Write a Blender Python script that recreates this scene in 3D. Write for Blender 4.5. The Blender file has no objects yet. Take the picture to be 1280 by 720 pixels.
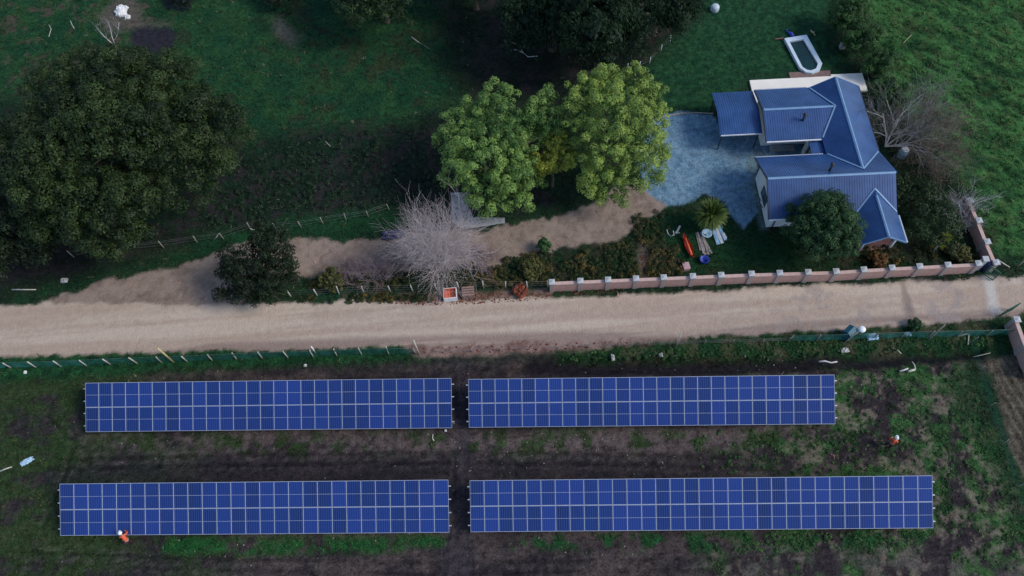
import bpy, math, random
import numpy as np
from mathutils import Vector, Matrix, Euler

random.seed(7)
RNG = np.random.default_rng(11)
scene = bpy.context.scene
COL = scene.collection
R = math.radians

# ------------------------------------------------------------------ camera geometry
H = 55.0
F = 950.0
TH = math.atan(math.hypot(40, 490) / F)
RO = math.atan(40 / 490)
FW = np.array([0, math.sin(TH), -math.cos(TH)])
_rt = np.array([1.0, 0, 0]); _up = np.array([0, math.cos(TH), math.sin(TH)])
R2 = math.cos(RO) * _rt - math.sin(RO) * _up
U2 = math.cos(RO) * _up + math.sin(RO) * _rt

def G(px, py, z=0.0):
    d = FW * F + R2 * (px - 640) - U2 * (py - 360)
    t = (z - H) / d[2]
    p = np.array([0, 0, H]) + d * t
    return Vector((p[0], p[1], p[2]))

def PX(x, y, z):
    vx, vy, vz = x, y, z - H
    Z = vx * FW[0] + vy * FW[1] + vz * FW[2]
    a = vx * R2[0] + vy * R2[1] + vz * R2[2]
    b = vx * U2[0] + vy * U2[1] + vz * U2[2]
    return 640 + F * a / Z, 360 - F * b / Z

cam_d = bpy.data.cameras.new('camera')
cam = bpy.data.objects.new('camera', cam_d); COL.objects.link(cam)
cam_d.sensor_width = 36; cam_d.lens = 36 * F / 1280
cam_d.clip_start = 0.5; cam_d.clip_end = 3000
M3 = Matrix(((R2[0], U2[0], -FW[0]), (R2[1], U2[1], -FW[1]), (R2[2], U2[2], -FW[2])))
cam.matrix_world = Matrix.Translation((0, 0, H)) @ M3.to_4x4()
scene.camera = cam

# ------------------------------------------------------------------ light
SUN_AZ = -15.0     # degrees from +X towards +Y, direction the light comes from
SUN_EL = 42.0
world = bpy.data.worlds.new('World'); scene.world = world
world.use_nodes = True
nt = world.node_tree; nt.nodes.clear()
sky = nt.nodes.new('ShaderNodeTexSky'); sky.sky_type = 'NISHITA'; sky.sun_disc = False
sky.sun_elevation = R(SUN_EL); sky.sun_rotation = R(90 - SUN_AZ)
sky.air_density = 1.0; sky.dust_density = 1.0; sky.ozone_density = 2.5
bg = nt.nodes.new('ShaderNodeBackground'); bg.inputs['Strength'].default_value = 0.125
wo = nt.nodes.new('ShaderNodeOutputWorld')
nt.links.new(sky.outputs[0], bg.inputs[0]); nt.links.new(bg.outputs[0], wo.inputs[0])
sd = bpy.data.lights.new('sun', 'SUN'); sd.energy = 1.5; sd.angle = R(19); sd.color = (1, .93, .82)
sun = bpy.data.objects.new('sun', sd); COL.objects.link(sun)
sv = Vector((math.cos(R(SUN_AZ)) * math.cos(R(SUN_EL)), math.sin(R(SUN_AZ)) * math.cos(R(SUN_EL)), math.sin(R(SUN_EL))))
sun.rotation_euler = sv.to_track_quat('Z', 'Y').to_euler()
sun.location = sv * 120
vs = scene.view_settings
vs.view_transform = 'Standard'; vs.look = 'None'; vs.gamma = 1.0; vs.use_curve_mapping = False
vs.exposure = 0.56

# ------------------------------------------------------------------ materials
def new_mat(name):
    m = bpy.data.materials.new(name); m.use_nodes = True
    b = m.node_tree.nodes['Principled BSDF']
    return m, m.node_tree, b

def pmat(name, col, rough=.7, var=.15, scale=3.0, metal=0.0, bump=0.0, spec=.4, bscale=None):
    """principled with a noise driven variation of its own colour"""
    m, t, b = new_mat(name)
    tc = t.nodes.new('ShaderNodeTexCoord')
    n = t.nodes.new('ShaderNodeTexNoise'); n.inputs['Scale'].default_value = scale; n.inputs['Detail'].default_value = 5
    t.links.new(tc.outputs['Object'], n.inputs['Vector'])
    mx = t.nodes.new('ShaderNodeMix'); mx.data_type = 'RGBA'
    mx.inputs[6].default_value = (*[c * (1 - var) for c in col], 1)
    mx.inputs[7].default_value = (*[min(1, c * (1 + var)) for c in col], 1)
    cr = t.nodes.new('ShaderNodeMapRange'); cr.inputs[1].default_value = .3; cr.inputs[2].default_value = .7
    t.links.new(n.outputs[0], cr.inputs[0]); t.links.new(cr.outputs[0], mx.inputs[0])
    t.links.new(mx.outputs[2], b.inputs['Base Color'])
    b.inputs['Roughness'].default_value = rough; b.inputs['Metallic'].default_value = metal
    b.inputs['Specular IOR Level'].default_value = spec
    if bump:
        n2 = t.nodes.new('ShaderNodeTexNoise'); n2.inputs['Scale'].default_value = bscale or scale * 4; n2.inputs['Detail'].default_value = 4
        t.links.new(tc.outputs['Object'], n2.inputs['Vector'])
        bp = t.nodes.new('ShaderNodeBump'); bp.inputs['Strength'].default_value = bump; bp.inputs['Distance'].default_value = .1
        t.links.new(n2.outputs[0], bp.inputs['Height']); t.links.new(bp.outputs[0], b.inputs['Normal'])
    return m

def leaf_mat(name, dark, light, trans=.25, rough=.55):
    m, t, b = new_mat(name)
    at = t.nodes.new('ShaderNodeAttribute'); at.attribute_name = 'tone'
    mx = t.nodes.new('ShaderNodeMix'); mx.data_type = 'RGBA'
    mx.inputs[6].default_value = (*dark, 1); mx.inputs[7].default_value = (*light, 1)
    t.links.new(at.outputs['Fac'], mx.inputs[0])
    t.links.new(mx.outputs[2], b.inputs['Base Color'])
    b.inputs['Roughness'].default_value = rough; b.inputs['Specular IOR Level'].default_value = .25
    tr = t.nodes.new('ShaderNodeBsdfTranslucent'); t.links.new(mx.outputs[2], tr.inputs['Color'])
    ms = t.nodes.new('ShaderNodeMixShader'); ms.inputs[0].default_value = trans
    out = t.nodes['Material Output']
    t.links.new(b.outputs[0], ms.inputs[1]); t.links.new(tr.outputs[0], ms.inputs[2]); t.links.new(ms.outputs[0], out.inputs[0])
    return m

MAT = {}
MAT['white_wall'] = pmat('white_wall', (.86, .86, .84), .8, .06, 1.2)
MAT['white_paint'] = pmat('white_paint', (.78, .79, .80), .5, .05, 2)
MAT['timber'] = pmat('timber', (.30, .27, .22), .85, .25, 6)
MAT['pale_timber'] = pmat('pale_timber', (.50, .47, .41), .85, .2, 6)
MAT['yellow_timber'] = pmat('yellow_timber', (.50, .42, .22), .85, .2, 6)
MAT['grey_timber'] = pmat('grey_timber', (.26, .22, .21), .9, .3, 5)
MAT['wire'] = pmat('wire', (.30, .30, .30), .5, .1, 3, metal=.6)
MAT['steel'] = pmat('steel', (.55, .57, .60), .45, .08, 3, metal=.6)
MAT['alu'] = pmat('alu', (.42, .46, .56), .45, .05, 2, metal=.15)
MAT['dark_metal'] = pmat('dark_metal', (.03, .03, .035), .5, .2, 4)
MAT['green_metal'] = pmat('green_metal', (.01, .09, .055), .5, .2, 4)
MAT['concrete'] = pmat('concrete', (.33, .33, .33), .9, .2, 1.5, bump=.2)
MAT['pale_slab'] = pmat('pale_slab', (.84, .80, .72), .85, .05, .8)
MAT['terracotta'] = pmat('terracotta', (.24, .11, .10), .8, .2, 4)
MAT['deck'] = pmat('deck', (.20, .13, .115), .85, .2, 5)
MAT['bark'] = pmat('bark', (.10, .08, .065), .95, .3, 5, bump=.5)
MAT['pale_bark'] = pmat('pale_bark', (.56, .53, .52), .9, .2, 4, bump=.3)
MAT['pink_twig'] = pmat('pink_twig', (.52, .445, .445), .9, .25, 2)
MAT['lilac_twig'] = pmat('lilac_twig', (.25, .185, .195), .9, .25, 2)
MAT['grey_twig'] = pmat('grey_twig', (.33, .31, .32), .9, .25, 2)
MAT['blue_twig'] = pmat('blue_twig', (.24, .235, .215), .9, .3, 2)
MAT['brown_twig'] = pmat('brown_twig', (.17, .125, .095), .9, .3, 2)
MAT['water'] = pmat('water', (.004, .030, .030), .08, .2, 2, spec=.5)
MAT['blue_plastic'] = pmat('blue_plastic', (.03, .06, .36), .4, .15, 3)
MAT['lightblue_plastic'] = pmat('lightblue_plastic', (.40, .58, .72), .5, .25, 5)
MAT['red_plastic'] = pmat('red_plastic', (.52, .045, .03), .4, .15, 3)
MAT['orange'] = pmat('orange', (.62, .12, .04), .5, .15, 5)
MAT['pink_plastic'] = pmat('pink_plastic', (.50, .30, .32), .6, .1, 5)
MAT['teal'] = pmat('teal', (.015, .10, .14), .5, .25, 4)
MAT['hivis'] = pmat('hivis', (.68, .11, .045), .7, .12, 12)
MAT['skin'] = pmat('skin', (.35, .20, .14), .6, .05, 10)
MAT['trousers'] = pmat('trousers', (.03, .012, .02), .9, .2, 10)
MAT['helmet'] = pmat('helmet', (.82, .82, .82), .3, .02, 5)
MAT['boots'] = pmat('boots', (.03, .02, .015), .8, .1, 10)
MAT['stone'] = pmat('stone', (.48, .47, .44), .9, .2, 5, bump=.3)
MAT['white_stone'] = pmat('white_stone', (.74, .74, .74), .9, .1, 5, bump=.4)
MAT['tarp'] = pmat('tarp', (.05, .055, .13), .5, .3, 2)

# green shade netting: knotted weave with open holes
def net_mat(NETLO=.38, NETHI=.75):
    m, t, b = new_mat('green_net')
    tc = t.nodes.new('ShaderNodeTexCoord')
    n = t.nodes.new('ShaderNodeTexNoise'); n.inputs['Scale'].default_value = 1.1; n.inputs['Detail'].default_value = 4
    t.links.new(tc.outputs['Object'], n.inputs['Vector'])
    mx = t.nodes.new('ShaderNodeMix'); mx.data_type = 'RGBA'
    mx.inputs[6].default_value = (.014, .13, .10, 1); mx.inputs[7].default_value = (.05, .27, .21, 1)
    t.links.new(n.outputs[0], mx.inputs[0]); t.links.new(mx.outputs[2], b.inputs['Base Color'])
    b.inputs['Roughness'].default_value = .7
    tp = t.nodes.new('ShaderNodeBsdfTransparent')
    ms = t.nodes.new('ShaderNodeMixShader')
    mr = t.nodes.new('ShaderNodeMapRange'); mr.inputs[1].default_value = .35; mr.inputs[2].default_value = .65
    mr.inputs[3].default_value = NETLO; mr.inputs[4].default_value = NETHI
    t.links.new(n.outputs[0], mr.inputs[0]); t.links.new(mr.outputs[0], ms.inputs[0])
    t.links.new(tp.outputs[0], ms.inputs[1]); t.links.new(b.outputs[0], ms.inputs[2])
    t.links.new(ms.outputs[0], t.nodes['Material Output'].inputs[0])
    return m
MAT['net'] = net_mat(); MAT['thin_net'] = net_mat(.08, .34)

def roof_mat():
    m, t, b = new_mat('blue_roof_sheet')
    tc = t.nodes.new('ShaderNodeTexCoord')
    n = t.nodes.new('ShaderNodeTexNoise'); n.inputs['Scale'].default_value = .45; n.inputs['Detail'].default_value = 6; n.inputs['Roughness'].default_value = .65
    t.links.new(tc.outputs['Object'], n.inputs['Vector'])
    mx = t.nodes.new('ShaderNodeMix'); mx.data_type = 'RGBA'
    mx.inputs[6].default_value = (.010, .045, .145, 1); mx.inputs[7].default_value = (.034, .098, .265, 1)
    mr = t.nodes.new('ShaderNodeMapRange'); mr.inputs[1].default_value = .3; mr.inputs[2].default_value = .7
    t.links.new(n.outputs[0], mr.inputs[0]); t.links.new(mr.outputs[0], mx.inputs[0])
    t.links.new(mx.outputs[2], b.inputs['Base Color'])
    b.inputs['Roughness'].default_value = .32; b.inputs['Specular IOR Level'].default_value = .5
    return m
MAT['roof'] = roof_mat()
MAT['ridge'] = pmat('ridge_capping', (.17, .30, .47), .4, .1, 2)

def cell_mat():
    """blue silicon cells: fine vertical finger columns, a slightly different tone per module"""
    m, t, b = new_mat('solar_cells')
    tc = t.nodes.new('ShaderNodeTexCoord'); sp = t.nodes.new('ShaderNodeSeparateXYZ')
    t.links.new(tc.outputs['Object'], sp.inputs[0])
    def math_(op, a, bb=None):
        n = t.nodes.new('ShaderNodeMath'); n.operation = op
        for i, v in enumerate((a, bb)):
            if v is None: continue
            if isinstance(v, (int, float)): n.inputs[i].default_value = v
            else: t.links.new(v, n.inputs[i])
        return n.outputs[0]
    fx = math_('FRACT', math_('MULTIPLY', sp.outputs['X'], 6.45))
    lx = math_('LESS_THAN', math_('ABSOLUTE', math_('SUBTRACT', fx, .5)), .16)
    fy = math_('FRACT', math_('MULTIPLY', sp.outputs['Y'], 12.0))
    ly = math_('LESS_THAN', fy, .10)
    ln = math_('MAXIMUM', lx, math_('MULTIPLY', ly, .5))
    oi = t.nodes.new('ShaderNodeObjectInfo')
    mx = t.nodes.new('ShaderNodeMix'); mx.data_type = 'RGBA'
    mx.inputs[6].default_value = (.007, .020, .078, 1); mx.inputs[7].default_value = (.016, .042, .215, 1)
    n = t.nodes.new('ShaderNodeTexNoise'); n.inputs['Scale'].default_value = .8
    t.links.new(tc.outputs['Object'], n.inputs['Vector'])
    fac = math_('ADD', math_('MULTIPLY', oi.outputs['Random'], .75), math_('MULTIPLY', n.outputs[0], .35))
    t.links.new(fac, mx.inputs[0])
    m2 = t.nodes.new('ShaderNodeMix'); m2.data_type = 'RGBA'
    t.links.new(math_('MULTIPLY', ln, .75), m2.inputs[0]); t.links.new(mx.outputs[2], m2.inputs[6]); m2.inputs[7].default_value = (.035, .075, .26, 1)
    t.links.new(m2.outputs[2], b.inputs['Base Color'])
    b.inputs['Roughness'].default_value = .18; b.inputs['Specular IOR Level'].default_value = .3
    return m
MAT['cells'] = cell_mat()

def brick_mat():
    m, t, b = new_mat('pink_brick')
    tc = t.nodes.new('ShaderNodeTexCoord')
    mp = t.nodes.new('ShaderNodeMapping'); mp.inputs['Rotation'].default_value = (R(90), 0, 0)
    t.links.new(tc.outputs['Object'], mp.inputs[0])
    br = t.nodes.new('ShaderNodeTexBrick'); br.inputs['Scale'].default_value = 1.0
    br.inputs['Brick Width'].default_value = .24; br.inputs['Row Height'].default_value = .085; br.inputs['Mortar Size'].default_value = .010
    br.inputs['Color1'].default_value = (.56, .285, .225, 1); br.inputs['Color2'].default_value = (.46, .215, .17, 1); br.inputs['Mortar'].default_value = (.45, .40, .36, 1)
    t.links.new(mp.outputs[0], br.inputs['Vector'])
    n = t.nodes.new('ShaderNodeTexNoise'); n.inputs['Scale'].default_value = 1.3; n.inputs['Detail'].default_value = 5
    t.links.new(tc.outputs['Object'], n.inputs['Vector'])
    mx = t.nodes.new('ShaderNodeMix'); mx.data_type = 'RGBA'; mx.blend_type = 'MULTIPLY'; mx.inputs[0].default_value = .5
    t.links.new(br.outputs['Color'], mx.inputs[6])
    mr = t.nodes.new('ShaderNodeMapRange'); mr.inputs[3].default_value = .5; mr.inputs[4].default_value = 1.3
    t.links.new(n.outputs[0], mr.inputs[0]); t.links.new(mr.outputs[0], mx.inputs[7])
    t.links.new(mx.outputs[2], b.inputs['Base Color']); b.inputs['Roughness'].default_value = .9
    return m
MAT['brick'] = brick_mat()
MAT['pillar'] = pmat('pillar_render', (.36, .29, .265), .9, .15, 3, bump=.2)
MAT['cap'] = pmat('pillar_cap', (.45, .46, .46), .85, .1, 4)
MAT['coping'] = pmat('coping', (.54, .37, .32), .85, .12, 3)

# ------------------------------------------------------------------ object helpers
WL = {}     # world location of every object made here (no rotation unless noted)

def set_tags(o, label=None, cat=None, group=None, kind=None):
    if label: o['label'] = label
    if cat: o['category'] = cat
    if group: o['group'] = group
    if kind: o['kind'] = kind
    return o

def empty(name, loc, rz=0.0, label=None, cat=None, group=None):
    o = bpy.data.objects.new(name, None); COL.objects.link(o)
    o.empty_display_size = .3
    o.location = loc; o.rotation_euler = (0, 0, rz)
    WL[o] = Vector(loc)
    return set_tags(o, label, cat, group)

def link_mesh(name, me, mats, parent=None, loc=(0, 0, 0)):
    for m in (mats if isinstance(mats, (list, tuple)) else [mats]):
        me.materials.append(m)
    o = bpy.data.objects.new(name, me); COL.objects.link(o)
    o.location = loc
    if parent is not None:
        o.parent = parent
    return o

class MB:
    """collects shapes; build() links them as one mesh object"""
    def __init__(s): s.v = []; s.f = []; s.m = []; s.sm = []
    def add(s, vs, fs, mi=0, smooth=False):
        b = len(s.v); s.v += [tuple(v) for v in vs]
        for f in fs:
            s.f.append([b + i for i in f]); s.m.append(mi); s.sm.append(smooth)
        return s
    def box(s, c, size, mat=None, mi=0, bevel=0):
        x, y, z = [d / 2 for d in size]
        pts = [Vector((sx * x, sy * y, sz * z)) for sz in (-1, 1) for sx, sy in ((-1, -1), (1, -1), (1, 1), (-1, 1))]
        if mat is not None: pts = [mat @ p for p in pts]
        pts = [p + Vector(c) for p in pts]
        return s.add(pts, [(3, 2, 1, 0), (4, 5, 6, 7), (0, 1, 5, 4), (1, 2, 6, 5), (2, 3, 7, 6), (3, 0, 4, 7)], mi)
    def bar(s, p0, p1, w, h=None, mi=0):
        """rectangular bar between two points"""
        p0, p1 = Vector(p0), Vector(p1); d = p1 - p0
        q = d.to_track_quat('Z', 'Y').to_matrix()
        return s.box((p0 + p1) / 2, (w, h or w, d.length), q, mi)
    def tube(s, pts, rad, n=6, mi=0, cap=True, smooth=True):
        pts = [Vector(p) for p in pts]
        if not isinstance(rad, (list, tuple)): rad = [rad] * len(pts)
        rings = []
        for i, p in enumerate(pts):
            d = (pts[min(i + 1, len(pts) - 1)] - pts[max(i - 1, 0)])
            if d.length < 1e-6: d = Vector((0, 0, 1))
            d.normalize()
            a = d.orthogonal().normalized(); b = d.cross(a)
            rings.append([p + (a * math.cos(2 * math.pi * k / n) + b * math.sin(2 * math.pi * k / n)) * rad[i] for k in range(n)])
        vs = [v for r in rings for v in r]; fs = []
        for i in range(len(pts) - 1):
            for k in range(n):
                fs.append((i * n + k, i * n + (k + 1) % n, (i + 1) * n + (k + 1) % n, (i + 1) * n + k))
        if cap:
            fs.append(tuple(range(n))[::-1]); fs.append(tuple((len(pts) - 1) * n + k for k in range(n)))
        return s.add(vs, fs, mi, smooth)
    def prism(s, poly, z0, z1, mi=0):
        n = len(poly)
        vs = [(p[0], p[1], z0) for p in poly] + [(p[0], p[1], z1) for p in poly]
        fs = [tuple(range(n))[::-1], tuple(range(n, 2 * n))] + [(i, (i + 1) % n, n + (i + 1) % n, n + i) for i in range(n)]
        return s.add(vs, fs, mi)
    def lathe(s, c, prof, n=16, mi=0):
        c = Vector(c); vs = []; fs = []
        for r, z in prof:
            vs += [c + Vector((r * math.cos(2 * math.pi * k / n), r * math.sin(2 * math.pi * k / n), z)) for k in range(n)]
        for i in range(len(prof) - 1):
            for k in range(n):
                fs.append((i * n + k, i * n + (k + 1) % n, (i + 1) * n + (k + 1) % n, (i + 1) * n + k))
        fs.append(tuple(range(n))[::-1]); fs.append(tuple((len(prof) - 1) * n + k for k in range(n)))
        return s.add(vs, fs, mi, True)
    def build(s, name, mats, parent=None, off=(0, 0, 0), loc=(0, 0, 0), bevel=0):
        off = Vector(off)
        me = bpy.data.meshes.new(name)
        me.from_pydata([tuple(Vector(v) - off) for v in s.v], [], s.f)
        me.polygons.foreach_set('material_index', s.m); me.polygons.foreach_set('use_smooth', s.sm)
        me.update()
        o = link_mesh(name, me, mats, parent, loc)
        if bevel:
            bm = o.modifiers.new('bevel', 'BEVEL'); bm.width = bevel; bm.segments = 2; bm.limit_method = 'ANGLE'
        return o

def fast_mesh(name, V, Fq, tone=None, mats=None, parent=None, loc=(0, 0, 0), k=4):
    """numpy verts (N,3) and faces (M,k)"""
    me = bpy.data.meshes.new(name)
    V = np.asarray(V, dtype=np.float32); Fq = np.asarray(Fq, dtype=np.int32)
    me.vertices.add(len(V)); me.vertices.foreach_set('co', V.ravel())
    me.loops.add(Fq.size); me.loops.foreach_set('vertex_index', Fq.ravel())
    me.polygons.add(len(Fq)); me.polygons.foreach_set('loop_start', np.arange(len(Fq), dtype=np.int32) * k)
    me.update(calc_edges=True)
    if tone is not None:
        a = me.attributes.new('tone', 'FLOAT', 'FACE'); a.data.foreach_set('value', np.asarray(tone, dtype=np.float32))
    return link_mesh(name, me, mats, parent, loc)

# ------------------------------------------------------------------ noise
def vnoise(x, y, seed):
    r = np.random.default_rng(seed).random((256, 256))
    xi = np.floor(x).astype(int); yi = np.floor(y).astype(int)
    fx = x - xi; fy = y - yi
    fx = fx * fx * (3 - 2 * fx); fy = fy * fy * (3 - 2 * fy)
    a = r[xi % 256, yi % 256]; b = r[(xi + 1) % 256, yi % 256]; c = r[xi % 256, (yi + 1) % 256]; d = r[(xi + 1) % 256, (yi + 1) % 256]
    return (a * (1 - fx) + b * fx) * (1 - fy) + (c * (1 - fx) + d * fx) * fy

def fbm(x, y, s, seed, o=4, sx=1.0):
    t = 0; a = .5; n = 0
    for i in range(o):
        t = t + a * vnoise(x * s * sx + 17.3 * i + 500, y * s + 9.1 * i + 500, seed + i); n += a
        s *= 2.03; a *= .55
    return t / n

def sstep(a, b, x):
    t = np.clip((x - a) / (b - a), 0, 1); return t * t * (3 - 2 * t)

def sdpoly(px, py, poly):
    """signed distance to polygon, negative inside"""
    d = np.full(px.shape, 1e9); ins = np.zeros(px.shape, bool)
    n = len(poly)
    for i in range(n):
        ax, ay = poly[i]; bx, by = poly[(i + 1) % n]
        ex, ey = bx - ax, by - ay
        wx, wy = px - ax, py - ay
        t = np.clip((wx * ex + wy * ey) / (ex * ex + ey * ey + 1e-9), 0, 1)
        d = np.minimum(d, np.hypot(wx - ex * t, wy - ey * t))
        c = (ay <= py) != (by <= py)
        xs = ax + (py - ay) / (by - ay + 1e-12) * ex
        ins ^= c & (px < xs)
    return np.where(ins, -d, d)

# ------------------------------------------------------------------ ground
ROAD = [(-900, 383), (0, 383), (60, 378), (280, 380), (365, 379), (450, 377), (540, 378), (690, 372), (800, 367), (1000, 358), (1180, 350),
        (1236, 345), (1280, 345), (2200, 330), (2200, 392), (1280, 395), (1235, 400), (1150, 405), (1050, 412), (900, 420), (700, 427), (520, 432), (400, 436), (200, 441), (0, 444), (-900, 452)]
DRIVE = [(30, 386), (110, 358), (185, 338), (250, 325), (300, 304), (372, 298), (470, 300), (560, 290), (635, 283), (690, 270), (740, 256), (775, 232), (815, 228), (835, 255), (800, 283), (760, 300), (700, 312), (690, 322), (640, 330), (560, 332), (480, 340), (395, 346), (330, 352), (300, 382), (200, 392), (60, 396)]
GRAVEL = [(812, 152), (826, 144), (850, 141), (893, 143), (905, 160), (1030, 168), (1030, 195), (950, 198), (946, 222), (950, 262), (930, 285), (912, 268), (905, 250), (880, 240), (855, 255), (830, 258), (808, 238), (795, 200)]
PLOUGH = [(1222, 455), (1240, 470), (1262, 560), (1300, 640), (1500, 700), (1500, 440), (1280, 440)]
POND = [(163, 38), (178, 33), (205, 34), (218, 40), (219, 60), (205, 70), (180, 66), (165, 56)]

def grid_axis(lo, hi, step, far):
    core = np.arange(lo, hi + 1e-6, step)
    ext = []; d = step; p = 0
    while p < far:
        d *= 1.35; p += d; ext.append(p)
    ext = np.array(ext)
    return np.concatenate([lo - ext[::-1], core, hi + ext])

def ground_height(x, y, px, py):
    z = .05 * (fbm(x, y, .35, 5) - .5)
    mead = sstep(15, -15, sdpoly(px, py, MEADOW))
    z = z + mead * .55 * (fbm((x + y) * .9, (x - y) * .42, .9, 31, 3) - .5)
    soil = sstep(20, -20, sdpoly(px, py, FIELD))
    z = z + soil * .09 * (fbm(x, y, 1.6, 41, 3) - .5)
    tr = sstep(8, -8, sdpoly(px, py, TRENCH))
    z = z - .6 * tr
    pl = sstep(6, -6, sdpoly(px, py, PLOUGH))
    z = z + pl * .07 * np.sin((x * .985 + y * .17) * 2 * math.pi / .62)
    rd = sstep(6, -6, sdpoly(px, py, ROAD))
    z = z * (1 - rd) + rd * .015 * (fbm(x, y, 1.2, 51) - .5)
    hs = sstep(10, -10, sdpoly(px, py, [(880, 105), (1110, 85), (1150, 320), (940, 300), (935, 190), (880, 180)]))
    z = z * (1 - hs) - .02 * hs
    return z

MEADOW = [(1060, -200), (1600, -200), (1600, 345), (1250, 322), (1232, 290), (1215, 245), (1180, 215), (1160, 200), (1110, 110), (1085, 50)]
FIELD = [(-900, 470), (200, 460), (520, 450), (700, 443), (1000, 452), (1200, 445), (1290, 640), (1500, 1000), (-900, 1000)]
TRENCH = [(660, 450), (760, 449), (900, 449), (1010, 446), (1060, 442), (1150, 437), (1230, 434), (1225, 446), (1110, 458), (1030, 463), (900, 466), (760, 467), (640, 466)]

gx = grid_axis(-56, 57, .17, 420); gy = grid_axis(3, 70, .17, 420)
XX, YY = np.meshgrid(gx, gy, indexing='ij')
x = XX.ravel(); y = YY.ravel()
PXs, PYs = PX(x, y, 0.0)
Zd = x * FW[0] + y * FW[1] - H * FW[2]
bad = Zd < 5
PXs = np.where(bad, 640 + x * 20, PXs); PYs = np.where(bad, 5000, PYs)
px = np.clip(PXs, -3000, 4000); py = np.clip(PYs, -3000, 6000)
# ragged outlines: warp pixel space a little before testing the outlines
w1 = (fbm(x, y, .5, 61) - .5) * 16; w2 = (fbm(x, y, .5, 71) - .5) * 16
w3 = (fbm(x, y, 2.2, 81, 3) - .5) * 9; w4 = (fbm(x, y, 2.2, 91, 3) - .5) * 9
qx, qy = px + w1 + w3, py + (w2 + w4) * .6
N1 = fbm(x, y, .22, 101); N2 = fbm(x, y, .8, 111); N3 = fbm(x, y, 2.6, 121, 3); N4 = fbm(x, y, 1.1, 131, 4)
NS = fbm(x, y, 1.0, 141, 4, sx=.16)    # streaks along the rows

def C(*c): return np.array(c, dtype=float)[None, :]
def mixc(a, b, m): return a * (1 - m[:, None]) + b * m[:, None]
def inside(poly, soft=6, warp=1.0):
    return sstep(soft, -soft, sdpoly(px + (qx - px) * warp, py + (qy - py) * warp, poly))
def cut(n, a, b): return sstep(a, b, n)

# rough dark grass everywhere, then each patch of ground
col = mixc(C(.010, .028, .018) + 0 * x[:, None], C(.017, .045, .023), cut(N2, .35, .65))
col = mixc(col, C(.030, .025, .024), cut(N4, .56, .68) * .6)
# upper left pasture
past = inside([(-600, -600), (610, -600), (600, 60), (590, 110), (520, 165), (380, 165), (300, 190), (240, 150), (0, 120), (-600, 120)], 22)
pc = mixc(C(.010, .052, .027) + 0 * x[:, None], C(.019, .070, .030), cut(N2, .35, .68))
pc = mixc(pc, C(.085, .065, .048), cut(N4, .56, .72) * inside([(-300, -300), (240, -300), (200, 60), (130, 80), (0, 110), (-300, 110)], 30) * .75)
pc = mixc(pc, C(.035, .030, .022), cut(N1 * .5 + N4 * .5, .55, .66) * .5)
col = mixc(col, pc, past)
# bare brown soil round the rubble heap and the burnt patch
col = mixc(col, C(.10, .075, .065), inside([(118, 20), (150, -6), (175, -4), (185, 26), (212, 30), (170, 38), (130, 40)], 9) * .75)
col = mixc(col, C(.020, .018, .026), inside(POND, 5, .7) * .95)
col = mixc(col, C(.020, .018, .026), inside([(206, -8), (244, -8), (240, 10), (222, 16), (208, 12)], 5, .7) * .9)
col = mixc(col, C(.10, .085, .08), inside([(338, 28), (352, 22), (376, 48), (368, 58), (344, 44)], 9) * .6)
# rough weeds mid pasture, darkened with tree shade painted into the colour
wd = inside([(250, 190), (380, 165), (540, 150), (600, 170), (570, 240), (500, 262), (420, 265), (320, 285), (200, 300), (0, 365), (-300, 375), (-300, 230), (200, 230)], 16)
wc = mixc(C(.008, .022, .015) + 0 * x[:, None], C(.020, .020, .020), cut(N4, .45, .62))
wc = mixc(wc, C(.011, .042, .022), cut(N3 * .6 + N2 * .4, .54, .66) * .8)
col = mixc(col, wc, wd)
col = mixc(col, C(.009, .060, .026), inside([(300, 290), (360, 272), (490, 258), (500, 285), (440, 300), (360, 298), (250, 322), (150, 345), (20, 378), (20, 366), (160, 322)], 7) * (.35 + .5 * N2))
# lawn behind the house
lawn = inside([(800, -600), (1040, -600), (1035, 40), (1060, 90), (940, 100), (890, 140), (835, 146), (800, 110), (820, 60), (860, 20)], 14)
lc = mixc(C(.009, .044, .024) + 0 * x[:, None], C(.018, .072, .034), cut(N3, .35, .65))
col = mixc(col, lc, lawn)
# meadow to the east
md = inside(MEADOW, 14)
NM = fbm((x + y) * .9, (x - y) * .42, .9, 31, 3)
mc = mixc(C(.014, .055, .022) + 0 * x[:, None], C(.042, .128, .042), cut(NM * .75 + N2 * .25, .34, .62))
mc = mixc(mc, C(.075, .085, .040), cut(N4, .53, .70) * .3)
col = mixc(col, mc, md)
# garden under the house
gd = inside([(835, 262), (905, 262), (950, 285), (1110, 300), (1125, 215), (1110, 120), (1180, 210), (1215, 250), (1236, 322), (690, 352), (690, 320), (800, 285)], 8)
gc = mixc(C(.010, .032, .016) + 0 * x[:, None], C(.026, .030, .018), cut(N4, .45, .65))
col = mixc(col, gc, gd)
col = mixc(col, C(.010, .052, .022), inside([(800, 268), (850, 262), (905, 262), (945, 290), (1000, 300), (1000, 335), (860, 340), (830, 300)], 8) * .7)
col = mixc(col, C(.12, .085, .07), inside([(788, 350), (800, 300), (815, 315), (808, 348)], 6) * .7)
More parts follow.
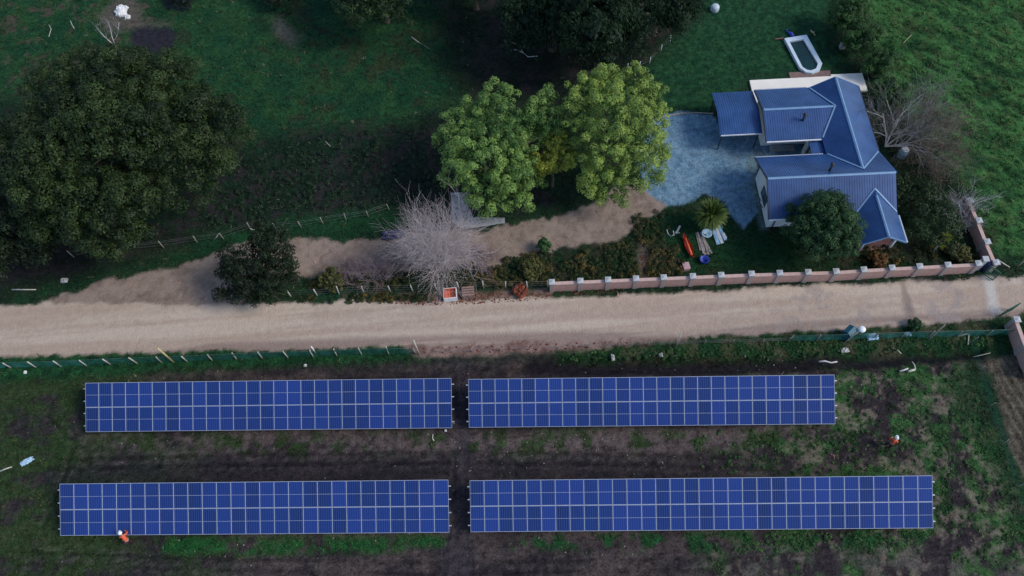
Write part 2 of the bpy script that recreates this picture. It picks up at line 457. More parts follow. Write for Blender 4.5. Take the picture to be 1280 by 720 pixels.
# south of the road
fs = inside(FIELD, 14)
soil = mixc(C(.025, .020, .022) + 0 * x[:, None], C(.060, .046, .043), cut(NS * .6 + N2 * .4, .40, .66))
soil = mixc(soil, C(.018, .016, .020), cut(N4, .54, .66) * .7)
left = sstep(330, 40, px + (N1 - .5) * 260)
soil = mixc(soil, C(.022, .052, .020), np.clip(left * cut(NS * .5 + N2 * .5, .30, .50), 0, 1) * .9)
right = sstep(820, 1020, px + (N1 - .5) * 240)
gr = mixc(C(.017, .055, .023) + 0 * x[:, None], C(.034, .105, .036), cut(N2, .4, .65))
soil = mixc(soil, gr, np.clip(right * cut(N4 * .5 + N2 * .5, .40, .54), 0, 1) * .95)
soil = mixc(soil, C(.17, .135, .105), np.clip(right + .12, 0, 1) * cut(N3 * .45 + N4 * .3 + fbm(x, y, .45, 211) * .25, .50, .62) * .72)
# pale dry strip in front of the upper rows, black band behind the lower rows
strip = inside([(100, 544), (860, 536), (1060, 534), (1060, 552), (860, 568), (500, 570), (200, 566), (100, 560)], 12)
soil = mixc(soil, C(.105, .082, .078), strip * cut(NS * .5 + N3 * .5, .40, .62) * .75)
soil = mixc(soil, C(.022, .052, .018), strip * cut(N4, .50, .62) * .8)
soil = mixc(soil, C(.017, .017, .021), inside([(120, 575), (560, 570), (900, 572), (1000, 580), (1000, 596), (560, 600), (60, 606), (60, 590)], 10) * .65)  # soil darkened here with painted shade behind the raised tables
# green strips along the lower rows
soil = mixc(soil, C(.010, .085, .024), inside([(185, 672), (400, 670), (560, 670), (556, 684), (440, 692), (200, 694)], 7) * cut(N2 * .6 + N3 * .4, .38, .56) * .85)
soil = mixc(soil, C(.010, .072, .024), inside([(640, 668), (1170, 664), (1170, 684), (900, 690), (640, 684)], 8) * cut(N4, .50, .60) * .85)
soil = mixc(soil, C(.070, .060, .055), inside([(930, 690), (1280, 680), (1300, 760), (900, 760)], 16) * cut(NS * .4 + N4 * .6, .40, .62) * .8)
# tyre ruts pressed into the soil
def line_d(pl):
    d = np.full(px.shape, 1e9)
    for (ax, ay), (bx, by) in zip(pl[:-1], pl[1:]):
        ex, ey = bx - ax, by - ay; t = np.clip(((px - ax) * ex + (py - ay) * ey) / (ex * ex + ey * ey), 0, 1)
        d = np.minimum(d, np.hypot(px - ax - ex * t + w3 * .35, py - ay - ey * t + w4 * .35))
    return d
ruts = 0
for pl in ([(60, 575), (300, 568), (560, 565), (800, 568), (960, 575), (1060, 590)], [(60, 587), (300, 581), (560, 579), (800, 581), (960, 588), (1040, 602)], [(20, 690), (300, 700), (560, 704), (900, 698), (1100, 690)], [(20, 705), (300, 714), (560, 718), (900, 712)],
           [(568, 440), (571, 560), (566, 640), (556, 730)], [(582, 440), (585, 560), (583, 640), (586, 730)], [(1050, 560), (1105, 548), (1150, 560), (1180, 600), (1190, 660), (1180, 720)], [(1060, 575), (1105, 562), (1140, 574), (1166, 610), (1175, 660), (1165, 720)],
           [(1060, 500), (1110, 505), (1170, 540), (1205, 600)], [(60, 520), (95, 555), (80, 600), (55, 660)]):
    d = line_d(pl); m_ = sstep(3.4, 1.0, d) * cut(N4, .36, .5)
    soil = soil * (1 - .42 * m_[:, None]); soil = mixc(soil, C(.085, .070, .068), sstep(2.0, 0.5, np.abs(d - 5)) * cut(N3, .45, .6) * .35)
# wheel track between the rows
soil = mixc(soil, C(.040, .033, .040), inside([(568, 445), (584, 445), (588, 560), (590, 730), (552, 730), (566, 600)], 8) * (.4 + .4 * N3))
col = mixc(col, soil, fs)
col = mixc(col, C(.011, .010, .013), inside(TRENCH, 5) * .93)
col = mixc(col, C(.016, .060, .024), inside([(1170, 470), (1215, 455), (1236, 480), (1262, 560), (1300, 640), (1300, 720), (1262, 640), (1215, 545)], 10) * (.35 + .6 * N2))
# verge between road and field
vg = inside([(-900, 448), (0, 442), (200, 439), (400, 434), (520, 432), (540, 448), (400, 456), (200, 464), (0, 478), (-900, 500)], 7)
vc = mixc(C(.008, .042, .020) + 0 * x[:, None], C(.014, .072, .030), cut(N3, .35, .62))
col = mixc(col, vc, vg)
vp = inside([(500, 432), (700, 425), (860, 420), (860, 430), (700, 440), (520, 446)], 5)
col = mixc(col, mixc(C(.20, .12, .10) + 0 * x[:, None], C(.32, .215, .185), cut(N3, .35, .65)), vp * .9)
vr = inside([(690, 440), (860, 424), (1050, 412), (1180, 404), (1250, 400), (1280, 410), (1280, 438), (1190, 440), (1050, 446), (700, 452)], 6)
col = mixc(col, mixc(C(.012, .050, .020) + 0 * x[:, None], C(.050, .055, .030), cut(N4, .46, .62)), vr * .9)
# orange leaf litter along the upper verge
vl = inside([(480, 372), (560, 364), (690, 362), (690, 374), (560, 381), (480, 380)], 4)
col = mixc(col, mixc(C(.12, .075, .05) + 0 * x[:, None], C(.21, .15, .12), cut(N3, .4, .6)), vl * .85)
vl2 = inside([(375, 362), (480, 360), (545, 362), (545, 372), (480, 377), (375, 378)], 4)
col = mixc(col, mixc(C(.014, .055, .030) + 0 * x[:, None], C(.07, .06, .04), cut(N4, .45, .62)), vl2 * .85)
# ploughed strip far right
m_pl = inside(PLOUGH, 4, .6)
col = mixc(col, mixc(C(.055, .047, .035) + 0 * x[:, None], C(.10, .085, .062), cut(N3, .35, .65)), m_pl)
# driveway, gravel yard, road
m_dr = inside(DRIVE, 2.2, 1.3)
dc = mixc(C(.220, .165, .132) + 0 * x[:, None], C(.290, .222, .180), cut(N3 * .5 + N2 * .5, .35, .65))
dc = mixc(dc, C(.15, .115, .085), cut(N4, .55, .68) * .4)
col = mixc(col, dc, m_dr)
m_gv = inside(GRAVEL, 1.6, .7)
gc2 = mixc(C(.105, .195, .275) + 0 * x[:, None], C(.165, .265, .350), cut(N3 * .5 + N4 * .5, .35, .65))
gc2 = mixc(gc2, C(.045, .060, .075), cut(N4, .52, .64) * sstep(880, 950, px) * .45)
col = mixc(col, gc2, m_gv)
m_rd = inside(ROAD, 2.2, 1.1)
NR = fbm(x, y, 1.5, 151, 5, sx=.05)
rc = mixc(C(.410, .312, .245) + 0 * x[:, None], C(.500, .405, .322), cut(NR * .85 + N3 * .15, .36, .64))
rdist = -sdpoly(px, py, ROAD)
low = sstep(13, 3, np.abs(py - np.interp(px, [0, 200, 400, 520, 700, 900, 1050, 1150, 1280], [440, 437, 432, 428, 422, 415, 406, 400, 390])))
rc = mixc(rc, C(.215, .150, .130), low * cut(NR, .40, .60) * .75 * sstep(-50, 250, px))
rc = mixc(rc, C(.30, .255, .235), sstep(820, 1050, px) * cut(N4, .52, .66) * .6)
rc = mixc(rc, C(.52, .48, .43), inside([(1228, 345), (1240, 343), (1252, 392), (1240, 394)], 4, .4) * .95)
rc = mixc(rc, C(.17, .125, .105), inside([(1126, 352), (1134, 352), (1143, 402), (1135, 402)], 3, .5) * .55)
col = mixc(col, rc, m_rd)
# pale apron round the west gable
col = mixc(col, C(.13, .19, .19), inside([(934, 196), (944, 196), (946, 224), (960, 284), (960, 288), (950, 286), (938, 226)], 3, .4) * .6)
zz = ground_height(x, y, px, py)
tree_shade = np.clip(inside([(545, -80), (880, -80), (870, 20), (800, 80), (700, 125), (600, 130), (555, 90)], 22) + inside([(-300, 215), (60, 200), (120, 290), (230, 300), (200, 325), (20, 362), (-300, 375)], 22) + inside([(560, 120), (560, 250), (480, 262), (380, 240), (470, 175)], 20) * .6 + inside([(640, 230), (720, 250), (640, 262)], 8), 0, 1)  # tree shade painted into the ground colour under and beside the crowns
col = mixc(col, mixc(C(.010, .014, .012) + 0 * x[:, None], C(.022, .018, .018), cut(N4, .4, .65)), tree_shade * .8)
gg = np.clip((col[:, 1] - np.maximum(col[:, 0], col[:, 2])) / (col[:, 1] + 1e-6) * 2.2, 0, 1)
col = col * (1 - gg[:, None] * np.array([[.08, .12, .26]]))
far_ = sstep(60, 200, np.hypot(x, y - 30))
col = mixc(col, C(.020, .050, .024), far_)
zz = zz * (1 - far_)

def ground_mat():
    m, t, b = new_mat('ground_cover')
    at = t.nodes.new('ShaderNodeAttribute'); at.attribute_name = 'albedo'
    tc = t.nodes.new('ShaderNodeTexCoord')
    def noise(sc, det=4):
        n = t.nodes.new('ShaderNodeTexNoise'); n.inputs['Scale'].default_value = sc; n.inputs['Detail'].default_value = det
        n.inputs['Roughness'].default_value = .6
        t.links.new(tc.outputs['Object'], n.inputs['Vector']); return n
    n1 = noise(2.2, 6); n2 = noise(7.0, 3)
    ad = t.nodes.new('ShaderNodeMath'); ad.operation = 'ADD'
    t.links.new(n1.outputs[0], ad.inputs[0]); t.links.new(n2.outputs[0], ad.inputs[1])
    mr = t.nodes.new('ShaderNodeMapRange'); mr.inputs[1].default_value = .72; mr.inputs[2].default_value = 1.28
    mr.inputs[3].default_value = .36; mr.inputs[4].default_value = 1.75
    t.links.new(ad.outputs[0], mr.inputs[0])
    # coarse cover varies strongly, fine road dust less
    sp = t.nodes.new('ShaderNodeSeparateColor'); t.links.new(at.outputs['Color'], sp.inputs[0])
    k = t.nodes.new('ShaderNodeMapRange'); k.inputs[1].default_value = .05; k.inputs[2].default_value = .28; k.inputs[3].default_value = 1.0; k.inputs[4].default_value = .16
    t.links.new(sp.outputs[0], k.inputs[0])
    mx = t.nodes.new('ShaderNodeMix'); mx.data_type = 'FLOAT'; mx.inputs[2].default_value = 1.0
    t.links.new(k.outputs[0], mx.inputs[0]); t.links.new(mr.outputs[0], mx.inputs[3])
    mul = t.nodes.new('ShaderNodeVectorMath'); mul.operation = 'SCALE'
    t.links.new(at.outputs['Color'], mul.inputs[0]); t.links.new(mx.outputs[0], mul.inputs['Scale'])
    t.links.new(mul.outputs[0], b.inputs['Base Color'])
    b.inputs['Roughness'].default_value = .95; b.inputs['Specular IOR Level'].default_value = .1
    bp = t.nodes.new('ShaderNodeBump'); bp.inputs['Strength'].default_value = .6; bp.inputs['Distance'].default_value = .08
    t.links.new(ad.outputs[0], bp.inputs['Height']); t.links.new(bp.outputs[0], b.inputs['Normal'])
    return m
MAT['ground'] = ground_mat()

nx_, ny_ = len(gx), len(gy)
idx = np.arange(nx_ * ny_).reshape(nx_, ny_)
quads = np.stack([idx[:-1, :-1].ravel(), idx[1:, :-1].ravel(), idx[1:, 1:].ravel(), idx[:-1, 1:].ravel()], 1)
lab = np.zeros(len(quads), int)
def fmean(a): return a[quads].mean(1)
for i, m_ in ((1, m_dr), (2, m_gv), (3, m_pl), (4, m_rd)):
    lab[fmean(m_) > .5] = i
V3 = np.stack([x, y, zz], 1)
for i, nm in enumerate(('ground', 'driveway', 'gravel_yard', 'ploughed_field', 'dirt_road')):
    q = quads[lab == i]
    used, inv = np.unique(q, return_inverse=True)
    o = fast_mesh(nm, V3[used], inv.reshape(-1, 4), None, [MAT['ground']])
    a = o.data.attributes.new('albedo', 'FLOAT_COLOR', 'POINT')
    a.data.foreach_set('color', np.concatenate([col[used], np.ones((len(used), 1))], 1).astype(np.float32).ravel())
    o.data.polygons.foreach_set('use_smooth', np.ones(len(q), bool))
    o['kind'] = 'structure'

def ground_at(wx, wy):
    """bilinear lookup (index) of ground colour and height"""
    i = np.clip(np.searchsorted(gx, wx), 0, nx_ - 1); j = np.clip(np.searchsorted(gy, wy), 0, ny_ - 1)
    k = idx[i, j]; return k

# ------------------------------------------------------------------ leaves
def leaf_cloud(cen, rad, nper, size, up=.25, tone=None, squash=.85, shell=.72, slim=.6, rng=RNG, tvar=.18, droop=0.0):
    """cen (N,3), rad (N,): leaf faces spread through every clump's volume"""
    cen = np.asarray(cen, float); rad = np.asarray(rad, float); N = len(cen)
    tone = np.full(N, .5) if tone is None else np.asarray(tone, float)
    cnt = np.maximum(4, (nper * (rad / rad.mean()) ** 2).astype(int))
    ci = np.repeat(np.arange(N), cnt); n = len(ci)
    d = rng.normal(size=(n, 3)); d /= np.linalg.norm(d, axis=1, keepdims=True)
    d[:, 2] = np.where(d[:, 2] < -.35, -d[:, 2], d[:, 2])
    r = rad[ci] * (shell + (1 - shell) * rng.random(n) ** .5)
    p = cen[ci] + d * r[:, None] * np.array([1, 1, squash])
    nm = d + rng.normal(size=(n, 3)) * .34; nm[:, 2] += up
    nm /= np.linalg.norm(nm, axis=1, keepdims=True)
    a = np.cross(nm, rng.normal(size=(n, 3)))
    if droop: a = a * (1 - droop) + np.array([0, 0, -1.0]) * droop
    a /= np.linalg.norm(a, axis=1, keepdims=True) + 1e-9
    b = np.cross(nm, a); b /= np.linalg.norm(b, axis=1, keepdims=True) + 1e-9
    s = size * (.65 + .7 * rng.random(n))
    A = a * (s * .5)[:, None]; B = b * (s * .5 * slim)[:, None]
    V = np.stack([p - A, p + B - A * .1, p + A, p - B - A * .1], 1).reshape(-1, 3)
    Fq = np.arange(4 * n).reshape(n, 4)
    t = np.clip(tone[ci] + rng.normal(size=n) * tvar, 0, 1)
    return V, Fq, t

def clump_shell(lobes, cr, dens, rng=RNG, lowcut=-.5):
    """clump centres over the surface of every lobe; lobes (x,y,z,r[,sz])"""
    cs, rs, ts = [], [], []
    L = np.array([(l + (.85,))[:5] if len(l) == 4 else l for l in lobes], float)
    for li, (lx, ly, lz, lr, ls) in enumerate(L):
        n = max(5, int(dens * lr * lr / cr / cr))
        d = rng.normal(size=(n, 3)); d /= np.linalg.norm(d, axis=1, keepdims=True)
        d[:, 2] = np.where(d[:, 2] < lowcut, -d[:, 2], d[:, 2])
        p = np.array([lx, ly, lz]) + d * np.array([lr, lr, lr * ls]) * (.68 + .56 * rng.random((n, 1)))
        # drop clumps deep inside a neighbour
        keep = np.ones(n, bool)
        for lj, (mx_, my_, mz_, mr_, ms_) in enumerate(L):
            if lj == li: continue
            q = (p - np.array([mx_, my_, mz_])) / np.array([mr_, mr_, mr_ * ms_])
            keep &= (np.linalg.norm(q, axis=1) > .72)
        p = p[keep]; n = len(p)
        cs.append(p); rs.append(cr * (.65 + .7 * rng.random(n)))
        lt = rng.normal() * .15
        ts.append(np.clip(.5 + lt + rng.normal(size=n) * .17, 0, 1))
    return np.concatenate(cs), np.concatenate(rs), np.concatenate(ts)

def auto_lobes(c, Rr, hh, n, lr, rng=RNG, flat=.3):
    out = [(c[0], c[1], c[2] - hh * .1, Rr * .62, hh / Rr * 1.0)]
    k = 0
    for i in range(n):
        z = 1 - 1.25 * (i + .5) / n
        a = i * 2.39996 + rng.normal() * .25
        s = math.sqrt(max(0, 1 - z * z))
        f = .74 + rng.random() * .26
        out.append((c[0] + math.cos(a) * s * (Rr - lr * .7) * f, c[1] + math.sin(a) * s * (Rr - lr * .7) * f, c[2] + z * (hh - lr * .5) * f, lr * (.55 + .85 * rng.random()), .85))
    return out

def trunk_mesh(base, lobes, r0, rng=RNG, nl=9):
    mb = MB()
    base = Vector(base)
    top = Vector((np.mean([l[0] for l in lobes]), np.mean([l[1] for l in lobes]), min(np.mean([l[2] for l in lobes]), max(l[2] for l in lobes))))
    fork = base.lerp(top, .42)
    pts = [base - Vector((0, 0, .15)), base + Vector((0, 0, .25)), base.lerp(fork, .6) + Vector((rng.normal() * .1, rng.normal() * .1, 0)), fork]
    mb.tube(pts, [r0 * 1.5, r0 * 1.05, r0 * .85, r0 * .75], 9)
    ls = sorted(lobes, key=lambda l: -l[3])[:nl]
    for l in ls:
        e = Vector(l[:3]); m = fork.lerp(e, .5) + Vector((rng.normal() * .25, rng.normal() * .25, .25))
        mb.tube([fork - Vector((0, 0, .1)), m, e], [r0 * .55, r0 * .36, r0 * .12], 6)
        for _ in range(3):
            q = e + Vector((rng.normal(), rng.normal(), rng.normal() * .6)) * l[3] * .6
            mb.tube([m.lerp(e, .6), q], [r0 * .2, r0 * .05], 4)
    return mb

def make_tree(name, label, cat, lobes, mat, cr=.6, dens=3.2, nper=46, size=.26, base=None, r0=.22, group=None, core=True, bark='bark', tone_shift=0, **kw):
    if base is None:
        base = (np.mean([l[0] for l in lobes]), np.mean([l[1] for l in lobes]), 0)
    root = empty(name, (base[0], base[1], 0), 0, label, cat, group)
    off = Vector((base[0], base[1], 0))
    trunk_mesh((base[0], base[1], 0), lobes, r0).build('trunk', [MAT[bark]], root, off)
    lowcut = kw.pop('lowcut', -.5)
    cs, rs, ts = clump_shell(lobes, cr, dens, lowcut=lowcut)
    if core:   # sparser inner leafage so the crown closes
        ci = np.array([l[:3] for l in lobes]); ri = np.array([l[3] * .72 for l in lobes])
        V2, F2, T2 = leaf_cloud(ci, ri, 260, size * 1.5, tone=np.full(len(ci), .3), shell=.2)
    V, Fq, T = leaf_cloud(cs, rs, nper, size, tone=ts + tone_shift, **kw)
    if core:
        Fq = np.concatenate([Fq, F2 + len(V)]); V = np.concatenate([V, V2]); T = np.concatenate([T, T2])
    V = V[:] ; V[:, 2] = np.maximum(V[:, 2], .02)
    fast_mesh('crown', V - np.array([base[0], base[1], 0]), Fq, T, [MAT[mat]], root)
    return root

MAT['leaf_dark'] = leaf_mat('leaf_dark', (.008, .022, .009), (.040, .078, .024))
MAT['leaf_oak'] = leaf_mat('leaf_oak', (.005, .015, .006), (.048, .082, .021))
MAT['leaf_black'] = leaf_mat('leaf_black', (.006, .014, .007), (.022, .040, .014))
MAT['leaf_pine'] = leaf_mat('leaf_pine', (.007, .022, .012), (.034, .070, .030))
MAT['leaf_bright'] = leaf_mat('leaf_bright', (.030, .092, .022), (.235, .370, .090))
MAT['leaf_lime'] = leaf_mat('leaf_lime', (.028, .092, .022), (.320, .430, .090))
MAT['leaf_yellow'] = leaf_mat('leaf_yellow', (.075, .120, .018), (.340, .370, .050))
MAT['leaf_mid'] = leaf_mat('leaf_mid', (.012, .045, .018), (.055, .120, .040))
MAT['leaf_olive'] = leaf_mat('leaf_olive', (.030, .042, .014), (.17, .16, .045))
MAT['leaf_autumn'] = leaf_mat('leaf_autumn', (.05, .04, .02), (.32, .15, .045))
MAT['leaf_rust'] = leaf_mat('leaf_rust', (.10, .03, .02), (.36, .11, .06))
MAT['leaf_hedge'] = leaf_mat('leaf_hedge', (.012, .044, .014), (.085, .185, .050))
MAT['leaf_palm'] = leaf_mat('leaf_palm', (.016, .050, .012), (.150, .200, .045), .15)
MAT['grassblade'] = None

def LB(lst):
    return [tuple(G(a, b, z)) + (r,) for a, b, z, r in lst]

# big dark tree upper left
c = G(155, 184, 6.6)
make_tree('broadleaf_tree', 'huge dark green spreading tree filling the upper left pasture', 'tree',
          auto_lobes(c, 9.8, 5.3, 58, 2.1), 'leaf_oak', cr=.62, dens=2.1, nper=120, size=.19, r0=.6)
c = G(-8, 210, 4.6)
make_tree('broadleaf_tree', 'dark tree cut off by the photo edge, left of the huge spreading tree', 'tree',
          auto_lobes(c, 4.6, 3.6, 18, 1.5), 'leaf_dark', cr=.6, dens=2.0, nper=100, size=.19, r0=.3)
c = G(28, 296, 3.2)
make_tree('broadleaf_tree', 'nearly black low tree below the huge spreading tree, near the dirt road', 'tree',
          auto_lobes(c, 3.9, 2.6, 14, 1.4), 'leaf_black', cr=.6, dens=2.0, nper=90, size=.19, r0=.25)
# trees along the top
c = G(474, -14, 4.2)
make_tree('broadleaf_tree', 'mid green round tree at the top, above the fallen white branch', 'tree',
          auto_lobes(c, 4.9, 3.6, 20, 1.6), 'leaf_dark', cr=.55, dens=2.1, nper=100, size=.18, r0=.3, tone_shift=.05)
c = G(590, -30, 4)
make_tree('broadleaf_tree', 'dark tree cut off by the top edge, right of the mid green round tree', 'tree',
          auto_lobes(c, 3.2, 3.0, 14, 1.4), 'leaf_dark', cr=.55, dens=2.1, nper=90, size=.18, r0=.25)
def weeping(label, cpx, Rr, hh, n, lr):
    c = G(*cpx)
    lo = auto_lobes(c, Rr, hh, n, lr)
    lo = [(a, b, z, r, 1.35) for a, b, z, r, *_ in lo]
    return make_tree('weeping_tree', label, 'tree', lo, 'leaf_pine', cr=.5, dens=2.6, nper=54, size=.34, r0=.35,
              squash=1.5, slim=.26, droop=.6, up=.2)
weeping('dark weeping tree at the top edge with a bare white branch at its left foot', (690, 12, 5.0), 4.7, 4.6, 22, 1.5)
weeping('largest dark weeping tree, in the middle of the clump behind the lime trees', (752, 30, 5.4), 4.9, 4.9, 26, 1.5)
weeping('dark weeping tree on the right of the clump, beside the thin white lawn posts', (824, -6, 4.8), 4.3, 4.2, 20, 1.4)

# bright row in front of the gravel yard
T1 = LB([(624, 124, 6.6, 1.45), (600, 140, 6.2, 1.5), (585, 160, 5.6, 1.9), (622, 160, 6.6, 2.1), (567, 188, 4.6, 1.6), (640, 190, 5.6, 1.6), (600, 195, 5.8, 2.2),
         (632, 225, 4.6, 1.8), (603, 232, 4.0, 1.9), (575, 215, 3.8, 1.6), (644, 250, 3.0, 1.3), (620, 252, 2.8, 1.4), (648, 172, 5.2, 1.1)])
make_tree('leafy_tree', 'fresh green full tree leftmost of the bright row, beside the bare pink tree', 'tree', T1, 'leaf_bright', cr=.38, dens=1.8, nper=80, size=.16, r0=.25, tone_shift=.14)
T2 = LB([(681, 130, 5.6, 1.3), (664, 150, 5.2, 1.4), (696, 154, 5.2, 1.25), (655, 175, 4.6, 1.2), (680, 168, 5, 1.4), (660, 205, 3.4, 1.2), (668, 226, 2.2, 1.0)])
make_tree('leafy_tree', 'darker green narrow tree in the middle of the bright row', 'tree', T2, 'leaf_bright', cr=.38, dens=1.8, nper=80, size=.16, r0=.2, tone_shift=-.02)
T3 = LB([(692, 186, 4.8, 1.0), (684, 204, 4.2, 1.0), (703, 200, 4.4, .95), (698, 172, 4.8, .85), (678, 214, 3.2, .8)])
make_tree('leafy_tree', 'small yellow green tree between the two tallest bright trees', 'tree', T3, 'leaf_yellow', cr=.34, dens=2.4, nper=70, size=.15, r0=.13)
T4 = LB([(735, 118, 6.6, 1.7), (757, 112, 7.0, 1.7), (792, 106, 7.0, 1.5), (812, 118, 6.4, 1.3), (810, 146, 6.2, 1.6), (772, 146, 7.6, 2.3), (730, 150, 6.0, 1.7), (800, 175, 6.4, 2.1),
         (820, 196, 4.4, 1.3), (764, 186, 6.2, 2.2), (798, 212, 4.4, 1.8), (742, 220, 3.8, 1.5), (768, 234, 3.2, 1.5), (752, 248, 2.2, 1.0), (718, 162, 5.0, 1.2), (722, 196, 4.2, 1.2)])
make_tree('leafy_tree', 'biggest lime green tree of the bright row, overhanging the blue gravel yard', 'tree', T4, 'leaf_lime', cr=.38, dens=1.8, nper=80, size=.16, r0=.28, tone_shift=.12)
# dark tree over the dirt road
T5 = LB([(338, 298, 4.6, 1.35), (330, 318, 4.4, 1.6), (304, 328, 3.8, 1.6), (350, 334, 3.8, 1.5), (294, 346, 3.0, 1.3), (322, 350, 3.0, 1.7), (360, 345, 2.4, 1.0), (284, 366, 1.6, .8), (312, 368, 1.8, 1.1), (338, 366, 1.8, 1.0)])
make_tree('broadleaf_tree', 'very dark irregular tree between the dirt track and the dirt road', 'tree', T5, 'leaf_black', cr=.42, dens=2.4, nper=80, size=.16, r0=.25, base=tuple(G(328, 366)))
# round tree in front of the house
c = G(1030, 288, 2.9)
make_tree('broadleaf_tree', 'round mid green tree in front of the blue roofed house', 'tree',
          auto_lobes(c, 2.9, 2.5, 26, .95), 'leaf_mid', cr=.36, dens=2.4, nper=76, size=.15, r0=.2, tone_shift=.05)
# hedge trees east of the pool
for (p, rr, hh, lab_) in (((1060, 22, 1.9), 1.9, 2.0, 'topmost green conifer of the hedge between lawn and meadow'),
                          ((1076, 54, 1.7), 1.6, 1.8, 'second green conifer down the hedge, level with the pool'),
                          ((1096, 84, 1.2), 1.1, 1.3, 'third green conifer down the hedge, beside the end of the white patio'),
                          ((1110, 118, 1.2), 1.25, 1.2, 'lowest dark conifer of the hedge, beside the bare grey tree')):
    c = G(*p)
    make_tree('conifer_tree', lab_, 'tree', auto_lobes(c, rr, hh, 14, .75), 'leaf_hedge', cr=.34, dens=2.2, nper=70, size=.15, r0=.14, group='hedge conifers beside the meadow', tone_shift=.02)
for (p, rr, hh, lab_, mt) in (((1166, 284, 1.5), 2.3, 1.5, 'dark round shrub east of the porch, behind the yucca', 'leaf_dark'),
                          ((1148, 250, 1.1), 1.8, 1.1, 'dark low shrub between the house corner and the bare white shrub', 'leaf_dark'),
                          ((1122, 235, .9), 1.1, .9, 'small dark shrub against the east wall of the house', 'leaf_dark'),
                          ((680, 307, .7), .55, .7, 'small round bright green bush standing alone on the driveway', 'leaf_hedge'),
                          ((664, 336, .55), .95, .6, 'yellow green bush just left of the end of the brick wall', 'leaf_olive'),
                          ((414, 350, .7), 1.1, .7, 'yellowish bush right of the very dark tree', 'leaf_olive'),
                          ((1098, 324, .45), .75, .5, 'reddish brown bush in front of the porch', 'leaf_autumn'),
                          ((650, 364, .2), .6, .22, 'rust red scrub beside the last wire fence post before the wall', 'leaf_rust'),
                          ((1143, 407, .3), .55, .4, 'small dark bush on the verge below the road', 'leaf_mid'),
                          ((1088, 150, .7), .9, .8, 'dark clipped shrub in the gap between east wall and bare tree', 'leaf_dark'),
                          ((1200, 318, .4), .9, .45, 'low brown shrub in the corner of the brick walls', 'leaf_olive'),
                          ((225, -4, .9), 1.4, 1.0, 'dark bush at the top edge, right of the white rubble heap', 'leaf_black'),
                          ((350, -10, 1.2), 2.2, 1.4, 'black green bush at the top edge between pasture trees', 'leaf_black'),
                          ):
    c = G(*p)
    cs, rs, ts = clump_shell(auto_lobes(c, rr, hh, 11, rr * .36), max(.13, rr * .14), 2.4)
    cs[:, 2] = np.maximum(cs[:, 2], .05)
    V, Fq, T = leaf_cloud(cs, rs, 26, .17, tone=ts)
    V[:, 2] = np.maximum(V[:, 2], .0)
    o = fast_mesh('shrub', V - np.array([c.x, c.y, 0]), Fq, T, [MAT[mt]], None, (c.x, c.y, 0))
    set_tags(o, lab_, 'shrub')

# ------------------------------------------------------------------ bare trees
def bare_tree(name, label, cat, base, segs, mat_trunk, mat_twig, r0, seed, depth=5, twig=.012, group=None, up=.25, spread=.6, wob=.13, nb0=4, thick=2, ratio=.62):
    """recursive limbs; segs = list of first limbs (dir, length)"""
    rng = np.random.default_rng(seed)
    root = empty(name, (base[0], base[1], 0), 0, label, cat, group)
    big, small = MB(), MB()
    def grow(p, d, ln, r, lev):
        n = 3; pts = [p]; rad = [r]
        dd = d.copy()
        for i in range(n):
            dd = (dd + Vector(rng.normal(size=3)) * wob + Vector((0, 0, up * .12))).normalized()
            pts.append(pts[-1] + dd * ln / n); rad.append(max(twig * .7, r * (1 - .38 * (i + 1) / n)))
        (big if lev < thick else small).tube(pts, rad, 6 if lev < 2 else 3, cap=False)
        if lev >= depth: return
        nb = nb0 if lev < 3 else 3
        for k in range(nb):
            i = 1 + (k % 3)
            a = Vector(rng.normal(size=3)); a = (a - dd * a.dot(dd)).normalized()
            nd = (dd * (1 - spread * .55) + a * spread * (.7 + .6 * rng.random())).normalized()
            grow(pts[i], nd, ln * (ratio + .2 * rng.random()), max(twig, rad[i] * .58), lev + 1)
    for d, ln in segs:
        grow(Vector((0, 0, 0)) if len(segs) == 1 else Vector((0, 0, .1)), Vector(d).normalized(), ln, r0, 0)
    big.build('trunk', [MAT[mat_trunk]], root)
    small.build('crown', [MAT[mat_twig]], root)
    return root

b = G(549, 330)
segs = []
rg = np.random.default_rng(3)
for k in range(19):
    a = k * 2.4; el = .60 + .40 * rg.random()
    segs.append(((math.cos(a) * (1.1 - el), math.sin(a) * (1.1 - el), el + .12), 1.85 + .6 * rg.random()))
bare_tree('bare_tree', 'big bare pinkish white tree with radiating branches beside the dirt road', 'tree', b, segs, 'pale_bark', 'pink_twig', .05, 5, depth=4, twig=.0065, up=.22, spread=.52, wob=.10, thick=2, ratio=.73, nb0=4)
for (pp, sc, sd_, lab_) in (((466, 350), 1.0, 21, 'bare purple brown shrub right of the yellowish bush by the wire fence'),
                      ((440, 340), .8, 22, 'bare pink shrub on the edge of the dirt track, left of the bare white tree'),
                      ((496, 336), .9, 23, 'bare lilac shrub touching the left branches of the bare white tree'),
                      ((604, 326), .9, 24, 'bare brown shrub right of the bare white tree, at the track edge')):
    rg = np.random.default_rng(sd_)
    segs = [((rg.normal() * .6, rg.normal() * .6, .8), (1.0 + .5 * rg.random()) * sc) for _ in range(9)]
    bare_tree('bare_shrub', lab_, 'shrub', G(*pp), segs, 'lilac_twig', 'lilac_twig', .022, sd_, depth=3, twig=.010, spread=.7)
b = G(1106, 184)
rg = np.random.default_rng(9)
segs = [((.9, .25, .5), 3.4), ((.45, .75, .7), 3.2), ((.1, .8, .8), 2.6), ((1, -.35, .5), 3.0), ((.7, .55, .8), 3.0), ((.6, -.4, .8), 2.6), ((-.05, .6, 1), 2.2), ((.8, .1, .3), 3.2)]
bare_tree('bare_tree', 'bare blue grey tree leaning out over the meadow from the house corner', 'tree', b, segs, 'pale_bark', 'blue_twig', .07, 12, depth=4, twig=.008, up=.2, spread=.55)
